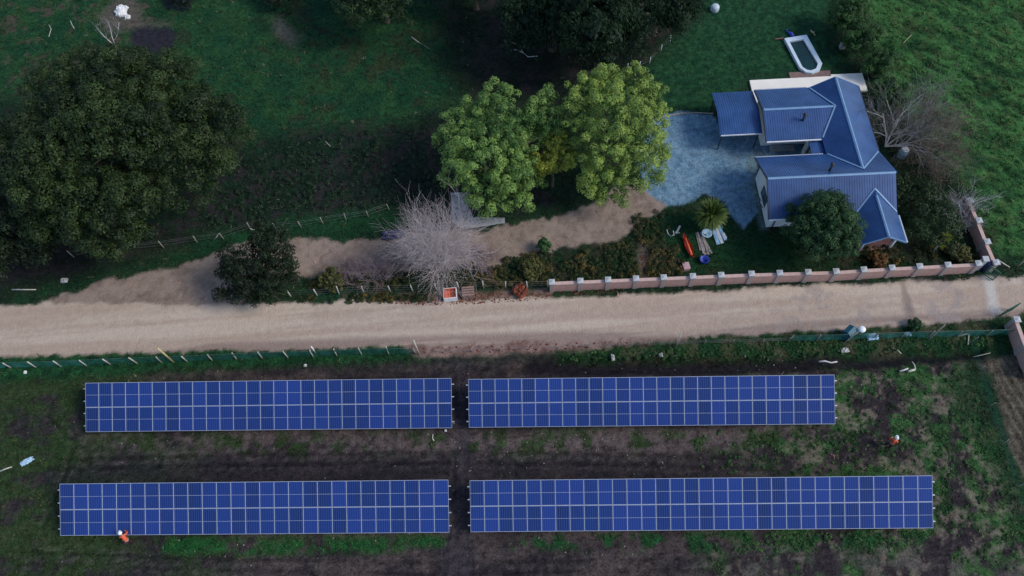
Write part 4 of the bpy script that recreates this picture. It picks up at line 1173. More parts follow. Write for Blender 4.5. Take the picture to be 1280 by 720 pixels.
o = mb.build('concrete_pad', [MAT['concrete']]); o['kind'] = 'structure'

# ------------------------------------------------------------------ pool
P0 = [Vector(v) for v in ((27.96, 52.76), (30.14, 52.99), (30.69, 49.25), (30.25, 48.45), (29.5, 48.2), (28.95, 48.35), (28.50, 48.95))]
I0 = [Vector(v) for v in ((28.33, 52.30), (29.72, 52.45), (30.30, 49.30), (29.98, 48.72), (29.48, 48.52), (29.12, 48.62), (28.78, 49.02))]
pc_ = Vector((29.3, 50.6, 0))
pool = empty('swimming_pool', pc_, 0, 'small white rimmed pool with dark green water and a pointed end', 'pool')
def ring(outer, inner, z0, z1):
    mb = MB(); n = len(outer)
    vs = [(p.x, p.y, z) for z in (z0, z1) for p in outer] + [(p.x, p.y, z) for z in (z0, z1) for p in inner]
    fs = []
    for i in range(n):
        j = (i + 1) % n
        fs += [(i, j, n + j, n + i), (2 * n + j, 2 * n + i, 3 * n + i, 3 * n + j), (n + i, n + j, 3 * n + j, 3 * n + i), (j, i, 2 * n + i, 2 * n + j)]
    return mb.add(vs, fs)
ring(P0, I0, -.1, .32).build('rim', [pmat('pool_rim', (.58, .68, .76), .5, .08, 2)], pool, pc_)
mb = MB(); mb.prism([(p.x, p.y) for p in I0], -.1, .14); mb.build('water_surface', [MAT['water']], pool, pc_)

def solid(name, label, cat, mb, mat, base, group=None, bevel=0, rz=0):
    o = mb.build(name, [MAT[mat]] if isinstance(mat, str) else [mat], None, (0, 0, 0), (base[0], base[1], 0), bevel)
    o.rotation_euler = (0, 0, rz)
    return set_tags(o, label, cat, group)

# things round the pool
mb = MB(); mb.tube([(0, 0, .12), (.2, -.25, .16), (.34, -.55, .14)], [.15, .2, .16], 9); mb.tube([(-.05, .05, .1), (-.1, .5, .12)], [.05, .04], 6)
solid('pool_cover', 'rolled blue pool cover lying at the top left corner of the pool', 'pool cover', mb, 'blue_plastic', G(985, 42))
mb = MB(); mb.bar((0, 0, .05), (.25, -.75, .07), .07, .05); mb.bar((-.05, -.3, .09), (.3, -.35, .09), .06, .04)
solid('broken_plank', 'tan broken planks lying off the top right corner of the pool', 'plank', mb, 'yellow_timber', G(1013, 38))
mb = MB(); mb.bar((-.4, 0, .05), (.4, .06, .05), .10, .06)
solid('plank', 'dull red plank lying beside the left top corner of the pool', 'plank', mb, 'terracotta', G(974, 49))
mb = MB(); mb.box((0, 0, .25), (.5, .4, .5)); mb.box((0, 0, .51), (.54, .44, .04))
solid('pump_box', 'small grey pump box in the shade right of the pool', 'box', mb, 'concrete', G(1052, 60), bevel=.02)
mb = MB(); mb.bar((0, 0, .1), (.3, -.4, .3), .12, .05)
solid('plank', 'short white board stuck in the hedge above the patio corner', 'plank', mb, 'white_paint', G(1086, 67))
solid('water_tank', 'round pale tank standing alone on the lawn at the top', 'tank', MB().lathe((0, 0, 0), [(.36, -.05), (.42, .1), (.42, .45), (.34, .6), (.15, .68)], 20), pmat('tank_plastic', (.48, .56, .62), .4, .1, 2), G(893, 13))
db = empty('water_drum', G(1126, 195), 0, 'blue grey drum with a white lid under the bare tree beside the house', 'drum')
MB().lathe((0, 0, 0), [(.36, -.05), (.38, .05), (.38, .45), (.40, .48), (.38, .52), (.36, .95)], 18).build('drum_body', [pmat('drum_paint', (.13, .24, .32), .4, .2, 3)], db)
MB().lathe((0, 0, .96), [(.33, 0), (.33, .03), (.1, .06)], 16).build('lid', [MAT['white_paint']], db)
# ------------------------------------------------------------------ worked on rubbish beside the palm
cb = G(859.5, 310)
kay = empty('canoe', cb, R(100), 'faded red canoe lying pointed end up beside the palm', 'canoe')
def hull(L, W, D):
    mb = MB(); n = 12; vs = []; m_ = 7
    for i in range(n + 1):
        t = i / n; s = max(.04, math.sin(math.pi * (t * .93 + .05)) ** .7); rise = .18 * (2 * t - 1) ** 4
        for k in range(m_):
            a = math.pi * k / (m_ - 1); vs.append((-L / 2 + L * t, -W / 2 * s * math.cos(a), .02 + rise + D * (1 - math.sin(a) ** .7 * (.5 + .5 * s))))
    fs = []
    for i in range(n):
        for k in range(m_ - 1): q = i * m_ + k; fs.append((q, q + 1, q + m_ + 1, q + m_))
    fs.append(tuple(range(m_))[::-1]); fs.append(tuple(n * m_ + k for k in range(m_)))
    return mb.add(vs, fs, 0, True)
hull(2.3, .55, .32).build('hull', [MAT['red_plastic']], kay)
mb = MB(); mb.box((.15, 0, .24), (.1, .46, .03)); mb.box((-.5, 0, .24), (.1, .42, .03)); mb.build('seat', [MAT['red_plastic']], kay)
mb = MB(); mb.tube([(-.9, .02, .30), (.85, -.03, .30)], .10, 6); mb.build('deck_strip', [MAT['orange']], kay)
mb = MB(); mb.box((0, 0, .2), (.50, .60, .40)); mb.box((0, 0, .41), (.54, .64, .04)); mb.box((.0, .0, .44), (.3, .36, .03))
solid('crate', 'pale pink plastic crate at the lower end of the red canoe', 'crate', mb, 'pink_plastic', G(857, 335), bevel=.02, rz=.1)
mb = MB(); mb.bar((0, -.4, .04), (-.12, .5, .05), .18, .04)
solid('plank', 'narrow white plank lying along the right side of the red canoe', 'plank', mb, 'white_paint', G(862, 308))
rng = np.random.default_rng(8)
for k, (x0, L_, lab_) in enumerate(((871, 1.7, 'leftmost grey plank of the loose row under the palm'), (873.5, 2.1, 'second grey plank of the loose row under the palm'), (876.5, 2.2, 'middle grey plank of the loose row, above the blue tub'), (879.5, 1.9, 'fourth grey plank of the loose row under the palm'), (882.5, 1.5, 'rightmost short grey plank of the loose row under the palm'))):
    mb = MB(); a = R(100 + rng.normal() * 5); v = Vector((math.cos(a), math.sin(a), 0)) * L_ / 2
    mb.bar(-v + Vector((0, 0, .05 + .04 * (k % 2))), v + Vector((0, 0, .06 + .05 * (k % 2))), .16, .05)
    solid('plank', lab_, 'plank', mb, 'grey_timber', G(x0 + 2, 305 + rng.normal() * 2), 'loose grey planks under the palm')
mb = MB()
for k in range(5): mb.bar((-.2 + .1 * k, -.3 + .05 * k, .06 + .03 * k), (.3 - .06 * k, .1 - .04 * k, .08 + .03 * k), .12, .04)
solid('timber_offcuts', 'tangle of short grey timber offcuts above the blue tub', 'timber', mb, 'grey_timber', G(884, 314))
tub = G(879.5, 327)
solid('tub', 'round deep blue plastic tub at the end of the grey planks', 'tub', MB().lathe((0, 0, 0), [(.27, 0), (.36, .38), (.39, .40), (.34, .40), (.25, .06)], 18), 'blue_plastic', tub)
solid('basin', 'white round basin between palm and stacked white sheets', 'basin', MB().lathe((0, 0, 0), [(.25, 0), (.42, .2), (.45, .22), (.40, .22), (.22, .05)], 18), 'lightblue_plastic', G(883, 293))
for k, (px_, py_, L_, w_, lab_) in enumerate(((893.5, 294, 1.9, .30, 'longest white corrugated sheet, left one of the row beside the palm'), (898, 294, 1.75, .28, 'second white corrugated sheet of the row beside the palm'),
                                         (902, 292, 1.5, .26, 'third white corrugated sheet of the row beside the palm'), (905, 296, .55, .26, 'short white corrugated offcut at the right of the row'))):
    mb = MB(); n = 8
    vs = []
    for i in range(n + 1):
        xx = -w_ / 2 + w_ * i / n; z = .08 + .02 * k + (.03 if i % 2 else 0)
        vs += [(xx, -L_ / 2, z), (xx, L_ / 2, z + .05), (xx, -L_ / 2, z - .02), (xx, L_ / 2, z + .03)]
    fs = []
    for i in range(n): q = 4 * i; fs += [(q, q + 4, q + 5, q + 1), (q + 2, q + 3, q + 7, q + 6), (q, q + 2, q + 6, q + 4), (q + 1, q + 5, q + 7, q + 3)]
    mb.add(vs, fs + [(0, 1, 3, 2), (4 * n, 4 * n + 2, 4 * n + 3, 4 * n + 1)])
    solid('roof_sheet', lab_, 'metal sheet', mb, 'white_paint' if k % 2 else 'lightblue_plastic', G(px_, py_), 'white roof sheets beside the palm', rz=R(6 + 3 * k))
# bent frames on the grass
mb = MB(); mb.tube([(-.30, .28, .25), (-.22, -.10, .1), (.0, -.30, .08), (.25, -.22, .1), (.22, .12, .25)], .04, 6)
solid('chair_frame', 'bent white tube frame lying on the grass left of the palm', 'frame', mb, 'white_paint', G(838, 292))
mb = MB(); mb.bar((-.2, -.35, .08), (.25, .35, .14), .16, .06); mb.bar((-.25, -.2, .1), (.1, -.32, .1), .06, .05)
solid('plank', 'white board lying on the grass between bent frame and palm', 'plank', mb, 'pale_timber', G(847, 288))

# ------------------------------------------------------------------ brick walls
def brick_wall(label, pts, hwall, hp, thick=.22, pw=.36):
    """pts: list of ground points at the pillars"""
    root = empty('brick_wall', pts[0], 0, label, 'wall'); o0 = Vector(pts[0])
    for i in range(len(pts) - 1):
        a, b = Vector(pts[i]), Vector(pts[i + 1]); d = b - a; yaw = math.atan2(d.y, d.x); L = d.length - pw
        rot = Matrix.Rotation(yaw, 3, 'Z')
        mb = MB(); mb.box((0, 0, hwall / 2 - .1), (L + .02, thick, hwall + .2))
        w = mb.build('wall_panel', [MAT['brick']], root); w.location = (a + b) / 2 - o0; w.rotation_euler = (0, 0, yaw)
        mb = MB(); mb.box((0, 0, hwall + .033), (L, thick + .06, .06)); c = mb.build('coping', [MAT['coping']], w)
    for i, p in enumerate(pts):
        d = (Vector(pts[min(i + 1, len(pts) - 1)]) - Vector(pts[max(i - 1, 0)])); yaw = math.atan2(d.y, d.x)
        mb = MB(); mb.box((0, 0, hp / 2 - .1), (pw, pw, hp + .2)); q = mb.build('pillar', [MAT['pillar']], root, bevel=.01)
        q.location = Vector(p) - o0; q.rotation_euler = (0, 0, yaw)
        mb = MB(); mb.box((0, 0, hp + .04), (pw + .12, pw + .12, .08)); mb.add([(-.2, -.2, hp + .08), (.2, -.2, hp + .08), (.2, .2, hp + .08), (-.2, .2, hp + .08), (0, 0, hp + .16)], [(0, 1, 4), (1, 2, 4), (2, 3, 4), (3, 0, 4)])
        mb.build('cap', [MAT['cap']], q)
    return root
capx = [690, 725.7, 760.3, 795.3, 830, 866.5, 902, 940, 975.3, 1011, 1046, 1080.7, 1116, 1150.5, 1186, 1224]
capy = lambda v: np.interp(v, [690, 795, 940, 1046, 1116, 1224], [352, 347.5, 341.5, 338.5, 334, 328.5])
pts = [G(v, capy(v), 1.55) for v in capx]
pts = [Vector((p.x, p.y, 0)) for p in pts]
brick_wall('long pink brick wall with pale pillar caps along the dirt road', pts, 1.18, 1.45)
pe = [G(a, b, 1.5) for a, b in ((1213.3, 250), (1224.3, 275), (1234.7, 301.5), (1246, 327.5))]
brick_wall('side brick wall with four caps running up beside the meadow', [Vector((p.x, p.y, 0)) for p in pe], 1.18, 1.42)
pe = [G(a, b, 1.5) for a, b in ((1272, 399), (1284, 432), (1298, 462))]
brick_wall('red brick wall stub at the right edge below the dirt road', [Vector((p.x, p.y, 0)) for p in pe], 1.25, 1.42)

# gate leaves
def gate(label, a, b, hgt):
    a, b = Vector(a), Vector(b); root = empty('gate', a, 0, label, 'gate'); d = b - a
    mb = MB()
    for z in (.12, hgt / 2, hgt): mb.bar((0, 0, z), d + Vector((0, 0, z)), .07, .07)
    mb.bar((0, 0, .12), d + Vector((0, 0, hgt)), .05, .05)
    mb.build('gate_frame', [MAT['green_metal']], root)
    for t in np.linspace(0, 1, 8):
        m2 = MB(); m2.bar(d * t + Vector((0, 0, .08)), d * t + Vector((0, 0, hgt + .02)), .06 if t in (0, 1) else .03); m2.build('bar', [MAT['green_metal']], root)
gate('dark green bar gate folded open at the corner of the brick walls', G(1228, 343), G(1240, 351), 1.3)
gate('green bar gate folded open on the lower side of the dirt road', G(1249, 396), G(1264, 388), 1.3)
mb = MB(); mb.box((0, 0, .75), (.34, .34, 1.7)); mb.box((0, 0, 1.63), (.46, .46, .08))
g = G(1231.5, 324.5, 1.5); solid('gate_pillar', 'square white capped gate pillar beside the last cap of the long brick wall', 'pillar', mb, 'cap', g, rz=R(-3))
mb = MB(); mb.box((0, 0, .55), (.45, .5, 1.1)); mb.box((0, 0, 1.13), (.5, .55, .06)); mb.lathe((0.05, .05, 1.16), [(.12, 0), (.12, .06), (.03, .12)], 10)
solid('gate_motor', 'dark blue gate motor box between the gate pillars', 'box', mb, 'tarp', G(1231, 338), bevel=.02)
stick('timber_pole', 'pale pole leaning away from the corner of the side brick wall', 'pole', [G(1249, 326, .9), G(1262, 334, .1)], .05, 'pale_timber')
stick('timber_pole', 'short pale pole leaning below the corner of the side brick wall', 'pole', [G(1246, 328, .9), G(1237, 343, .1)], .05, 'pale_timber')
stick('fence_post', 'thin grey post with white top standing in the meadow beyond the wall', 'post', [G(1271, 334), G(1271, 334) + Vector((0, 0, 1.1))], .06, 'timber')

# ------------------------------------------------------------------ fences
def post_fence(name, label, bases, hgt, wires=None, net=None, mat='timber', r=.05, netm='net', cat='fence'):
    o0 = Vector(bases[0]); root = empty(name, (o0.x, o0.y, 0), 0, label, cat)
    rng = np.random.default_rng(len(bases) + int(abs(o0.x) * 10)); tp = []
    for i, b in enumerate(bases):
        b = Vector(b); t = b + Vector((rng.normal() * .05, rng.normal() * .05, hgt * (1 + rng.normal() * .05))); tp.append(t)
        MB().tube([b - Vector((0, 0, .2)), b.lerp(t, .5), t], [r * 1.1, r, r * .95], 7).build('post', [MAT[mat]], root, (o0.x, o0.y, 0))
    for i, z in enumerate(wires or ()):
        mb = MB()
        mb.tube([Vector((b[0], b[1], 0)) + Vector((0, 0, z * hgt)) for b in bases], .006, 4)
        mb.build('wire', [MAT['wire']], root, (o0.x, o0.y, 0))
    if net:
        z0, z1 = net; V = []; Fq = []
        pl = [Vector((b[0], b[1], 0)) for b in bases]; k = 0
        for i in range(len(pl) - 1):
            m_ = 8
            for s in range(m_ + (1 if i == len(pl) - 2 else 0)):
                p = pl[i].lerp(pl[i + 1], s / m_); nrm = Vector((0, 1, 0)); sag = .05 * math.sin(math.pi * s / m_)
                for q in range(4):
                    zt = z0 + (z1 - sag - z0) * q / 3
                    V.append((p.x + rng.normal() * .015, p.y + .03 + rng.normal() * .03, zt))
        cols = len(V) // 4
        for i in range(cols - 1):
            for q in range(3): a = i * 4 + q; Fq.append((a, a + 4, a + 5, a + 1))
        V = np.array(V) - np.array([o0.x, o0.y, 0])
        fast_mesh('netting', V, np.array(Fq), None, [MAT[netm]], root)
    return root
bs = [(-18, 461), (14, 460), (45, 459.3), (76.7, 458.3), (108.3, 457.3), (138.3, 455.5), (171.7, 454.3), (202, 453.3), (234, 452), (265, 450.7), (296, 449.4), (328, 448), (360, 447.2), (391.4, 446.2), (421, 444.8), (452, 443.6), (486, 443), (521, 442.5)]
post_fence('netting_fence', 'long green netting fence with pale posts below the left half of the road', [G(*b) for b in bs], 1.2, (.97,), (.02, 1.15), 'pale_timber')
bs = [(521, 442.5), (555, 441), (590, 440), (625, 438.5), (660, 437), (697, 435.5), (735, 434.5), (772, 433.5), (810, 432), (845, 431), (880, 430), (915, 429), (950, 428), (985, 427)]
post_fence('wire_fence', 'thin wire fence with short grey posts below the middle of the road', [G(*b) for b in bs], .75, (.35, .65, .95), None, 'timber', .035)
bs = [(985, 427), (1020, 426), (1058, 425), (1092, 424), (1126, 422.5), (1160, 421.5), (1196, 421), (1232, 420), (1264, 419)]
post_fence('netting_fence', 'short green netting fence below the right end of the road', [G(*b) for b in bs], 1.15, (.97,), (.02, 1.1), 'timber', .04)
bs = [(364, 371), (396.7, 369.6), (424, 368), (455, 366), (488, 364.8), (516, 364), (545.3, 362), (574, 361), (604.3, 360), (631.7, 359.3), (659, 360), (685, 359)]
post_fence('wire_fence', 'wire fence with pale posts along the upper edge of the road', [G(*b) for b in bs], 1.15, (.3, .6, .92), None, 'pale_timber', .05)
bs = [(92.7, 321.7), (130, 317), (205, 310), (246.7, 303.5), (280, 299.5), (314, 288), (346, 287), (377, 285), (404, 280), (432.7, 275.7), (460.7, 271.7), (487, 263)]
post_fence('wire_fence', 'old wire fence with white topped posts between pasture and dirt track', [G(*b) for b in bs], 1.1, (.4, .75, .95), None, 'timber', .042)
stick('brace_pole', 'pale brace pole leaning on a pasture fence post', 'pole', [G(274, 291.5, .95), G(267, 301, .05)], .04, 'pale_timber')
stick('brace_pole', 'pale brace pole lying sideways beside the corner post of the pasture fence', 'pole', [G(313, 286, .9), G(328, 289.5, .05)], .04, 'pale_timber')
bs = [(784, 88), (799, 86), (812, 79.5), (826, 64), (838, 52)]
post_fence('lawn_fence', 'low fence of thin white posts at the edge of the lawn by the weeping trees', [G(*b) for b in bs], .9, (.5, .9), None, 'white_paint', .03)
bs = [(1213, 428), (1222, 462), (1236, 508), (1252, 556), (1270, 608), (1288, 660)]
post_fence('netting_fence', 'faint netting fence running down beside the ploughed strip at the right edge', [G(*b) for b in bs], 1.0, None, (.02, .95), 'timber', .03, 'thin_net')
stick('edging_log', 'thin brown edging log curving along the top of the blue gravel yard', 'edging', [G(a, b_, .05) for a, b_ in ((824, 149), (838, 144), (852, 142), (868, 141), (892, 142))], .07, 'timber', 6, .9)
# single tall posts along the road
for p0, p1, lab_, mt, r_ in (((217, 453), (197, 435), 'tall yellowish pole leaning over the left netting fence', 'yellow_timber', .075), ((394.5, 441.5), (389, 433), 'white marker post just above the left netting fence', 'white_paint', .06),
                        ((524, 443), (517, 425.5), 'tall pale pole at the end of the left netting fence', 'pale_timber', .06), ((845, 433.5), (852, 415), 'tall pale pole below the middle of the road', 'pale_timber', .05),
                        ((1160, 425), (1181, 406), 'tall grey pole over the right netting fence', 'timber', .06)):
    b = G(*p0); best = min(np.arange(.4, 4.0, .02), key=lambda h: math.hypot(PX(b.x, b.y, h)[0] - p1[0], PX(b.x, b.y, h)[1] - p1[1]))
    t = G(*p1, best)
    stick('pole', lab_, 'pole', [b - Vector((0, 0, .2)), b.lerp(t, .5), t], r_, mt, 8, .85)
# lamp post and cabinet
b = G(1057, 427); lp = empty('lamp_post', b, 0, 'white lamp head on a pale pole over the right netting fence', 'lamp post')
t = G(1076, 412, 2.6)
MB().tube([(0, 0, -.2), (t - b) * .5 , t - b], [.06, .05, .045], 8).build('pole', [MAT['pale_timber']], lp)
d = t - b
mb = MB(); mb.lathe((d.x + .06, d.y, d.z - .12), [(.12, 0), (.26, .10), (.28, .22), (.20, .32), (.05, .36)], 16); mb.build('lamp_head', [MAT['white_paint']], lp)
mb = MB(); mb.bar((d.x - .35, d.y - .05, d.z + .02), (d.x - .05, d.y, d.z + .04), .16, .10); mb.build('bracket', [MAT['teal']], lp)
mb = MB(); mb.box((0, 0, .45), (.72, .62, 1.1)); mb.add([(-.40, -.35, 1.0), (.40, -.35, 1.0), (.40, .35, 1.0), (-.40, .35, 1.0), (-.40, 0, 1.22), (.40, 0, 1.22)], [(0, 1, 5, 4), (2, 3, 4, 5), (0, 4, 3), (1, 2, 5), (3, 2, 1, 0)])
mb.box((0, -.325, .5), (.5, .03, .7)); 
solid('electric_cabinet', 'dark teal pitched cabinet standing between road and netting fence', 'cabinet', mb, 'teal', G(1057, 420), rz=R(38))
def crumple(label, p, sx, sy, h, mat, seed, name='plastic_sheet', cat='plastic sheet', rz=0):
    rng = np.random.default_rng(seed); n = 9; vs = []
    for i in range(n):
        for j in range(n):
            u, v = i / (n - 1) * 2 - 1, j / (n - 1) * 2 - 1
            e = max(0, 1 - (abs(u) ** 2.5 + abs(v) ** 2.5) * .5)
            vs.append((u * sx / 2 * (1 + .2 * rng.normal() * .5), v * sy / 2 * (1 + .2 * rng.normal() * .5), .03 + h * e * (.4 + .9 * rng.random())))
    fs = [(i * n + j, (i + 1) * n + j, (i + 1) * n + j + 1, i * n + j + 1) for i in range(n - 1) for j in range(n - 1)]
    mb = MB(); mb.add(vs, fs)
    m_ = len(mb.v); mb.add([(a, b, 0) for a, b, c in vs], [f[::-1] for f in fs])
    rim = [i * n for i in range(n)] + [(n - 1) * n + j for j in range(1, n)] + [i * n + n - 1 for i in range(n - 2, -1, -1)] + [j for j in range(n - 2, 0, -1)]
    for a, b in zip(rim, rim[1:] + rim[:1]): mb.f.append([a, b, m_ + b, m_ + a]); mb.m.append(0); mb.sm.append(False)
    return solid(name, label, cat, mb, mat, G(*p), rz=rz)
crumple('crumpled pale blue plastic caught at the foot of the right netting fence', (1090, 421.5), .9, .5, .3, 'lightblue_plastic', 1)
crumple('small blue grey plastic rag by the right netting fence', (1134, 418), .5, .35, .2, 'lightblue_plastic', 4)
crumple('pale blue plastic sheet lying on the grass left of the solar arrays', (34, 577), .95, .4, .15, 'lightblue_plastic', 2, rz=.5)
crumple('heap of white lime at the top of the pasture', (153, 15), 1.1, 1.3, .6, 'white_stone', 3, 'lime_heap', 'heap')
crumple('small white lump beside the lime heap', (160, 22), .5, .45, .3, 'white_stone', 6, 'lime_heap', 'heap')
crumple('dark blue tarpaulin heap half hidden behind the bare pinkish tree', (491, 294), 1.7, .8, .4, 'tarp', 5, 'tarpaulin', 'tarpaulin', .1)
crumple('pale boulder at the left end of the dirt track', (81, 351), .55, .4, .28, 'stone', 7, 'boulder', 'boulder')
crumple('pale boulder on the verge grass left of the trench', (826, 444), .3, .3, .2, 'stone', 8, 'boulder', 'boulder')
crumple('flat pale stone on the verge below the teal cabinet', (1056, 438), .6, .35, .15, 'stone', 9, 'boulder', 'boulder')
crumple('white rag on the grass by the far left netting fence', (32, 465.5), .2, .25, .15, 'white_stone', 10, 'rag', 'rag')
crumple('white rag in the verge above the upper left solar array', (382, 457), .22, .2, .15, 'white_stone', 11, 'rag', 'rag')
crumple('white rag on the soil verge above the upper right solar array', (766, 447), .25, .5, .15, 'stone', 12, 'rag', 'rag')
crumple('white stone just below the right end of the upper left solar array', (557, 538.5), .16, .16, .15, 'white_stone', 13, 'boulder', 'boulder')

# logs and sticks
def gstick(lab_, pts, r_, mat='pale_timber', nm='log', cat='log'):
    return stick(nm, lab_, cat, [G(a, b, r_ + .02) for a, b in pts], r_, mat, 7, .75)
gstick('crooked white log lying in the black trench above the upper right solar array', [(1023.5, 452), (1031, 451.3), (1039, 453.4), (1046.5, 452)], .075, 'pale_bark')
gstick('straight white stick lying below the right netting fence', [(1116.5, 434.5), (1122, 438), (1126.5, 442)], .05)
gstick('thick white log end beside the trench, right part of the field', [(1124.5, 464), (1130, 462.5), (1135, 460.5)], .075, 'pale_bark')
gstick('tan split log beside the white log end', [(1135, 464.5), (1139, 463), (1143.5, 462)], .10)
gstick('tan stick pointing at the split log', [(1140, 452), (1143, 456), (1144.5, 462)], .05)
gstick('tan rail lying level below the right netting fence', [(1198, 420), (1204, 418.5), (1210, 417)], .05)
gstick('tan rail lying upright in the picture beside the level one', [(1211, 417), (1210.5, 424), (1210, 431)], .05)
gstick('thin grey stick on the verge left of the brick wall stub', [(1217, 446), (1228, 443.5), (1238, 441)], .04, 'timber')
gstick('white fallen branch lying in the dark upper pasture', [(514, 46), (522, 52), (537, 61)], .06)
gstick('thin yellow stick lying in the bright meadow', [(1129, 54), (1134, 49), (1139.5, 43)], .035, 'yellow_timber')
gstick('thin white stick on the pasture above the huge tree, right one', [(88, 26), (90, 31), (93, 36)], .045)
gstick('thin white stick on the pasture above the huge tree, left one', [(61, 31), (64, 36), (61, 46)], .04)
gstick('pale stick at the left edge below the plastic sheet', [(0, 589), (7, 586), (15, 583.5)], .06)
gstick('fallen white pole lying below the nearly black tree', [(15, 362), (30, 362), (45, 362)], .06)
gstick('short pale curved stick below the upper left solar array', [(541, 543), (540.5, 548), (542.5, 551)], .05)
gstick('long thin pole lying through the rust red scrub', [(640, 359), (650, 356), (659, 352)], .04, 'timber')
gstick('white twig lying on the weeds beside the bright row', [(406, 176), (410, 180), (414, 184)], .03)

# orange and white bin, pallet
b = G(563.5, 370.5)
bin_ = empty('skip_bin', b, R(1), 'white bin with an orange inside standing on the verge by the road', 'bin')
mb = MB(); w, d_, h_, t_ = 1.08, .95, .62, .06
mb.box((0, -d_ / 2 + t_ / 2, h_ / 2), (w, t_, h_)); mb.box((0, d_ / 2 - t_ / 2, h_ / 2), (w, t_, h_)); mb.box((-w / 2 + t_ / 2, 0, h_ / 2), (t_, d_ - 2 * t_, h_)); mb.box((w / 2 - t_ / 2, 0, h_ / 2), (t_, d_ - 2 * t_, h_))
mb.build('bin_body', [MAT['white_paint']], bin_, bevel=.01)
mb = MB()
mb.box((0, -d_ / 2 + t_ + .012, .36), (w - 2 * t_, .02, .56)); mb.box((0, d_ / 2 - t_ - .012, .36), (w - 2 * t_, .02, .56)); mb.box((-w / 2 + t_ + .012, 0, .36), (.02, d_ - 2 * t_ - .05, .56)); mb.box((w / 2 - t_ - .012, 0, .36), (.02, d_ - 2 * t_ - .05, .56)); mb.box((0, 0, .18), (w - .17, d_ - .17, .04))
mb.build('liner', [MAT['orange']], bin_)
b = G(585.5, 368)
pal = empty('wooden_crate', b, 0, 'slatted brown wooden crate right of the white and orange bin', 'crate')
mb = MB()
for k in range(4): mb.box((0, -.33 + .22 * k, .62), (.95, .16, .03))
mb.build('slat', [pmat('crate_wood', (.27, .17, .145), .85, .2, 6)], pal)
mb = MB()
for sx in (-.43, .43):
    for sy in (-.36, .36): mb.box((sx, sy, .3), (.07, .07, .6))
for z in (.1, .3, .5): mb.box((0, -.41, z), (.95, .03, .14)); mb.box((0, .41, z), (.95, .03, .14)); mb.box((-.485, 0, z), (.03, .78, .14)); mb.box((.485, 0, z), (.03, .78, .14))
mb.build('crate_side', [pmat('crate_side_wood', (.22, .14, .12), .85, .2, 6)], pal)

# ------------------------------------------------------------------ people
def skin(name, joints, edges, mat, parent, root='pelvis', sub=1):
    names = list(joints); me = bpy.data.meshes.new(name)
    me.from_pydata([joints[n][0] for n in names], [(names.index(a), names.index(b)) for a, b in edges], [])
    o = link_mesh(name, me, [MAT[mat]], parent)
    md = o.modifiers.new('skin', 'SKIN'); md.use_smooth_shade = True
    if not me.skin_vertices: 
        bpy.context.view_layer.update()
    sv_ = me.skin_vertices[0].data if me.skin_vertices else None
    if sv_ is not None:
        for i, n in enumerate(names):
            r = joints[n][1]; sv_[i].radius = (r, r) if not isinstance(r, tuple) else r
            sv_[i].use_root = (n == root)
    s = o.modifiers.new('sub', 'SUBSURF'); s.levels = sub; s.render_levels = sub
    return o

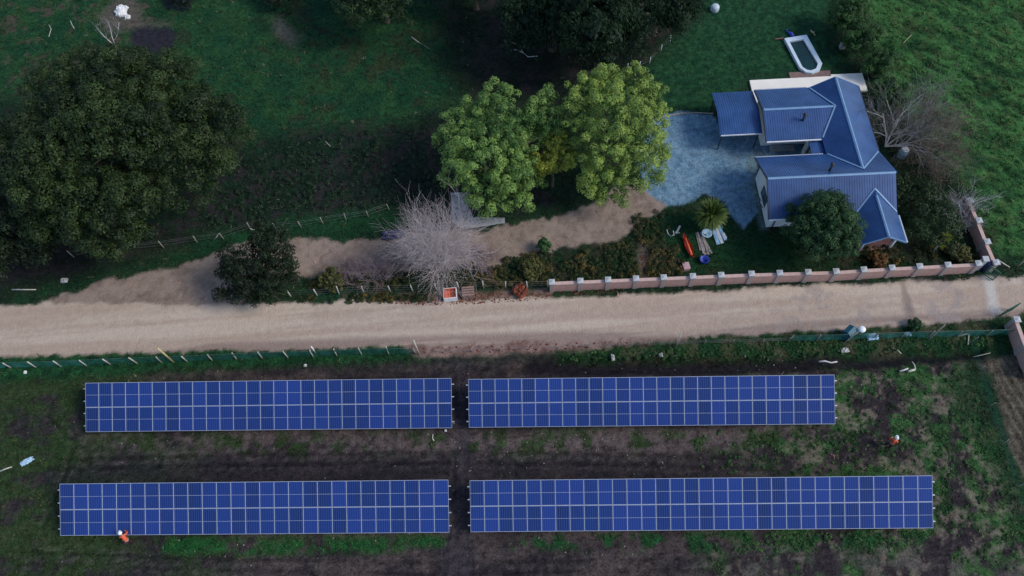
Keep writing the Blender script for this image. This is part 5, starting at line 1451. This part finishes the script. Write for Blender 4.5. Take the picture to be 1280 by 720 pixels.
def worker(label, loc, rz, bend, arms, group=None):
    """bend: forward lean of the upper body in metres at the head; built facing +Y"""
    p = empty('person', loc, rz, label, 'person', group); p.scale = (.93, .93, .96)
    z = lambda h: h
    hip = .92; sh = 1.42 - .12 * bend; fwd = lambda h: bend * max(0, (h - hip) / .8)
    J = {'pelvis': ((0, -.04 * bend, hip), .135), 'belly': ((0, fwd(1.1), 1.1), .13), 'chest': ((0, fwd(1.28), 1.28 - .05 * bend), .15), 'neck0': ((0, fwd(1.46), sh + .04), .065), 'neck': ((0, fwd(1.55), sh + .12), .055),
         'head': ((0, fwd(1.62) + .02, sh + .2), .085), 'crown': ((0, fwd(1.68) + .02, sh + .31), .075), 'nose': ((0, fwd(1.62) + .12, sh + .2), .018)}
    E = [('pelvis', 'belly'), ('belly', 'chest'), ('chest', 'neck0'), ('neck0', 'neck'), ('neck', 'head'), ('head', 'crown'), ('head', 'nose')]
    for s, sx in (('l', -1), ('r', 1)):
        el, wr = arms[0 if sx < 0 else 1]
        el = Vector(el); wr = Vector(wr)
        J['sh' + s] = ((sx * .19, fwd(1.42), sh), .062); J['el' + s] = (tuple(el), .045); J['wr' + s] = (tuple(wr), .03)
        dirv = (wr - el).normalized(); J['palm' + s] = (tuple(wr + dirv * .08), .036)
        E += [('neck0', 'sh' + s), ('sh' + s, 'el' + s), ('el' + s, 'wr' + s), ('wr' + s, 'palm' + s)]
        side = dirv.cross(Vector((0, 0, 1)));
        side = side.normalized() if side.length > .1 else Vector((1, 0, 0))
        for k, ln in enumerate((.075, .085, .08, .06)):
            f0 = wr + dirv * .10 + side * (.033 - .022 * k)
            J['f%d%s' % (k, s)] = (tuple(f0 + dirv * ln * .5), .009); J['g%d%s' % (k, s)] = (tuple(f0 + dirv * ln + Vector((0, 0, -.025))), .008)
            E += [('palm' + s, 'f%d%s' % (k, s)), ('f%d%s' % (k, s), 'g%d%s' % (k, s))]
        J['t' + s] = (tuple(wr + dirv * .06 + side * .06 * -sx), .010); E.append(('wr' + s, 't' + s))
        st = .10 if sx < 0 else -.08
        J['hip' + s] = ((sx * .10, 0, hip - .08), .10); J['kn' + s] = ((sx * .12, st + .05, .48), .065); J['an' + s] = ((sx * .13, st, .09), .045); J['toe' + s] = ((sx * .14, st + .17, .045), .04)
        E += [('pelvis', 'hip' + s), ('hip' + s, 'kn' + s), ('kn' + s, 'an' + s), ('an' + s, 'toe' + s)]
    body = skin('body', J, E, 'skin', p)
    def sub_(nm, keep, extra, mat, root):
        K = {k: (J[k][0], J[k][1] + extra) for k in keep}; ed = [e for e in E if e[0] in K and e[1] in K]
        return skin(nm, K, ed, mat, p, root)
    sub_('jacket', ['pelvis', 'belly', 'chest', 'neck0', 'shl', 'ell', 'wrl', 'shr', 'elr', 'wrr'], .03, 'hivis', 'pelvis')
    sub_('trousers', ['pelvis', 'hipl', 'knl', 'anl', 'hipr', 'knr', 'anr'], .022, 'trousers', 'pelvis')
    for s in 'lr': sub_('boot', ['an' + s, 'toe' + s], .018, 'boots', 'an' + s)
    hc = Vector(J['crown'][0]) - Vector((0, 0, .05))
    mb = MB(); mb.lathe(hc, [(.155, 0), (.158, .02), (.135, .03), (.128, .08), (.10, .13), (.05, .16), (.01, .168)], 20)
    mb.add([hc + Vector(v) for v in ((-.1, .13, .005), (.1, .13, .005), (.07, .21, -.005), (-.07, .21, -.005), (-.1, .13, .022), (.1, .13, .022), (.07, .21, .012), (-.07, .21, .012))], [(3, 2, 1, 0), (4, 5, 6, 7), (0, 1, 5, 4), (1, 2, 6, 5), (2, 3, 7, 6), (3, 0, 4, 7)])
    mb.build('helmet', [MAT['helmet']], p)
    mb = MB()
    hd = Vector(J['head'][0])
    for sx in (-1, 1): mb.lathe(hd + Vector((sx * .035, .088, .03)), [(.004, -.008), (.012, 0), (.004, .008)], 8)
    mb.build('eyes', [MAT['boots']], p)
    # reflective bands round the jacket
    mb = MB(); bel = Vector(J['belly'][0])
    n = 20; vs = []
    for zz_ in (-.03, .03):
        for k in range(n): vs.append(bel + Vector((math.cos(k / n * 6.283) * .205, math.sin(k / n * 6.283) * .205, zz_)))
    mb.add(vs, [(k, (k + 1) % n, n + (k + 1) % n, n + k) for k in range(n)]); mb.build('reflective_band', [MAT['cap']], p)
    return p
g = G(158, 675, 1.0)
worker('worker in orange jacket and white helmet leaning over the lower edge of a solar array', (g.x, g.y - .05, 0), R(28), .55,
       (((-.30, .52, 1.10), (-.20, .76, 1.00)), ((.30, .52, 1.12), (.16, .78, 1.02))))
g = G(1116, 553.5, 1.1)
worker('worker in red orange jacket and white helmet standing on rough grass right of the arrays', (g.x, g.y, 0), R(-35), .28,
       (((-.29, .14, 1.12), (-.18, .38, 1.08)), ((.29, .14, 1.12), (.15, .40, 1.10))))
print('objects', len(bpy.data.objects))
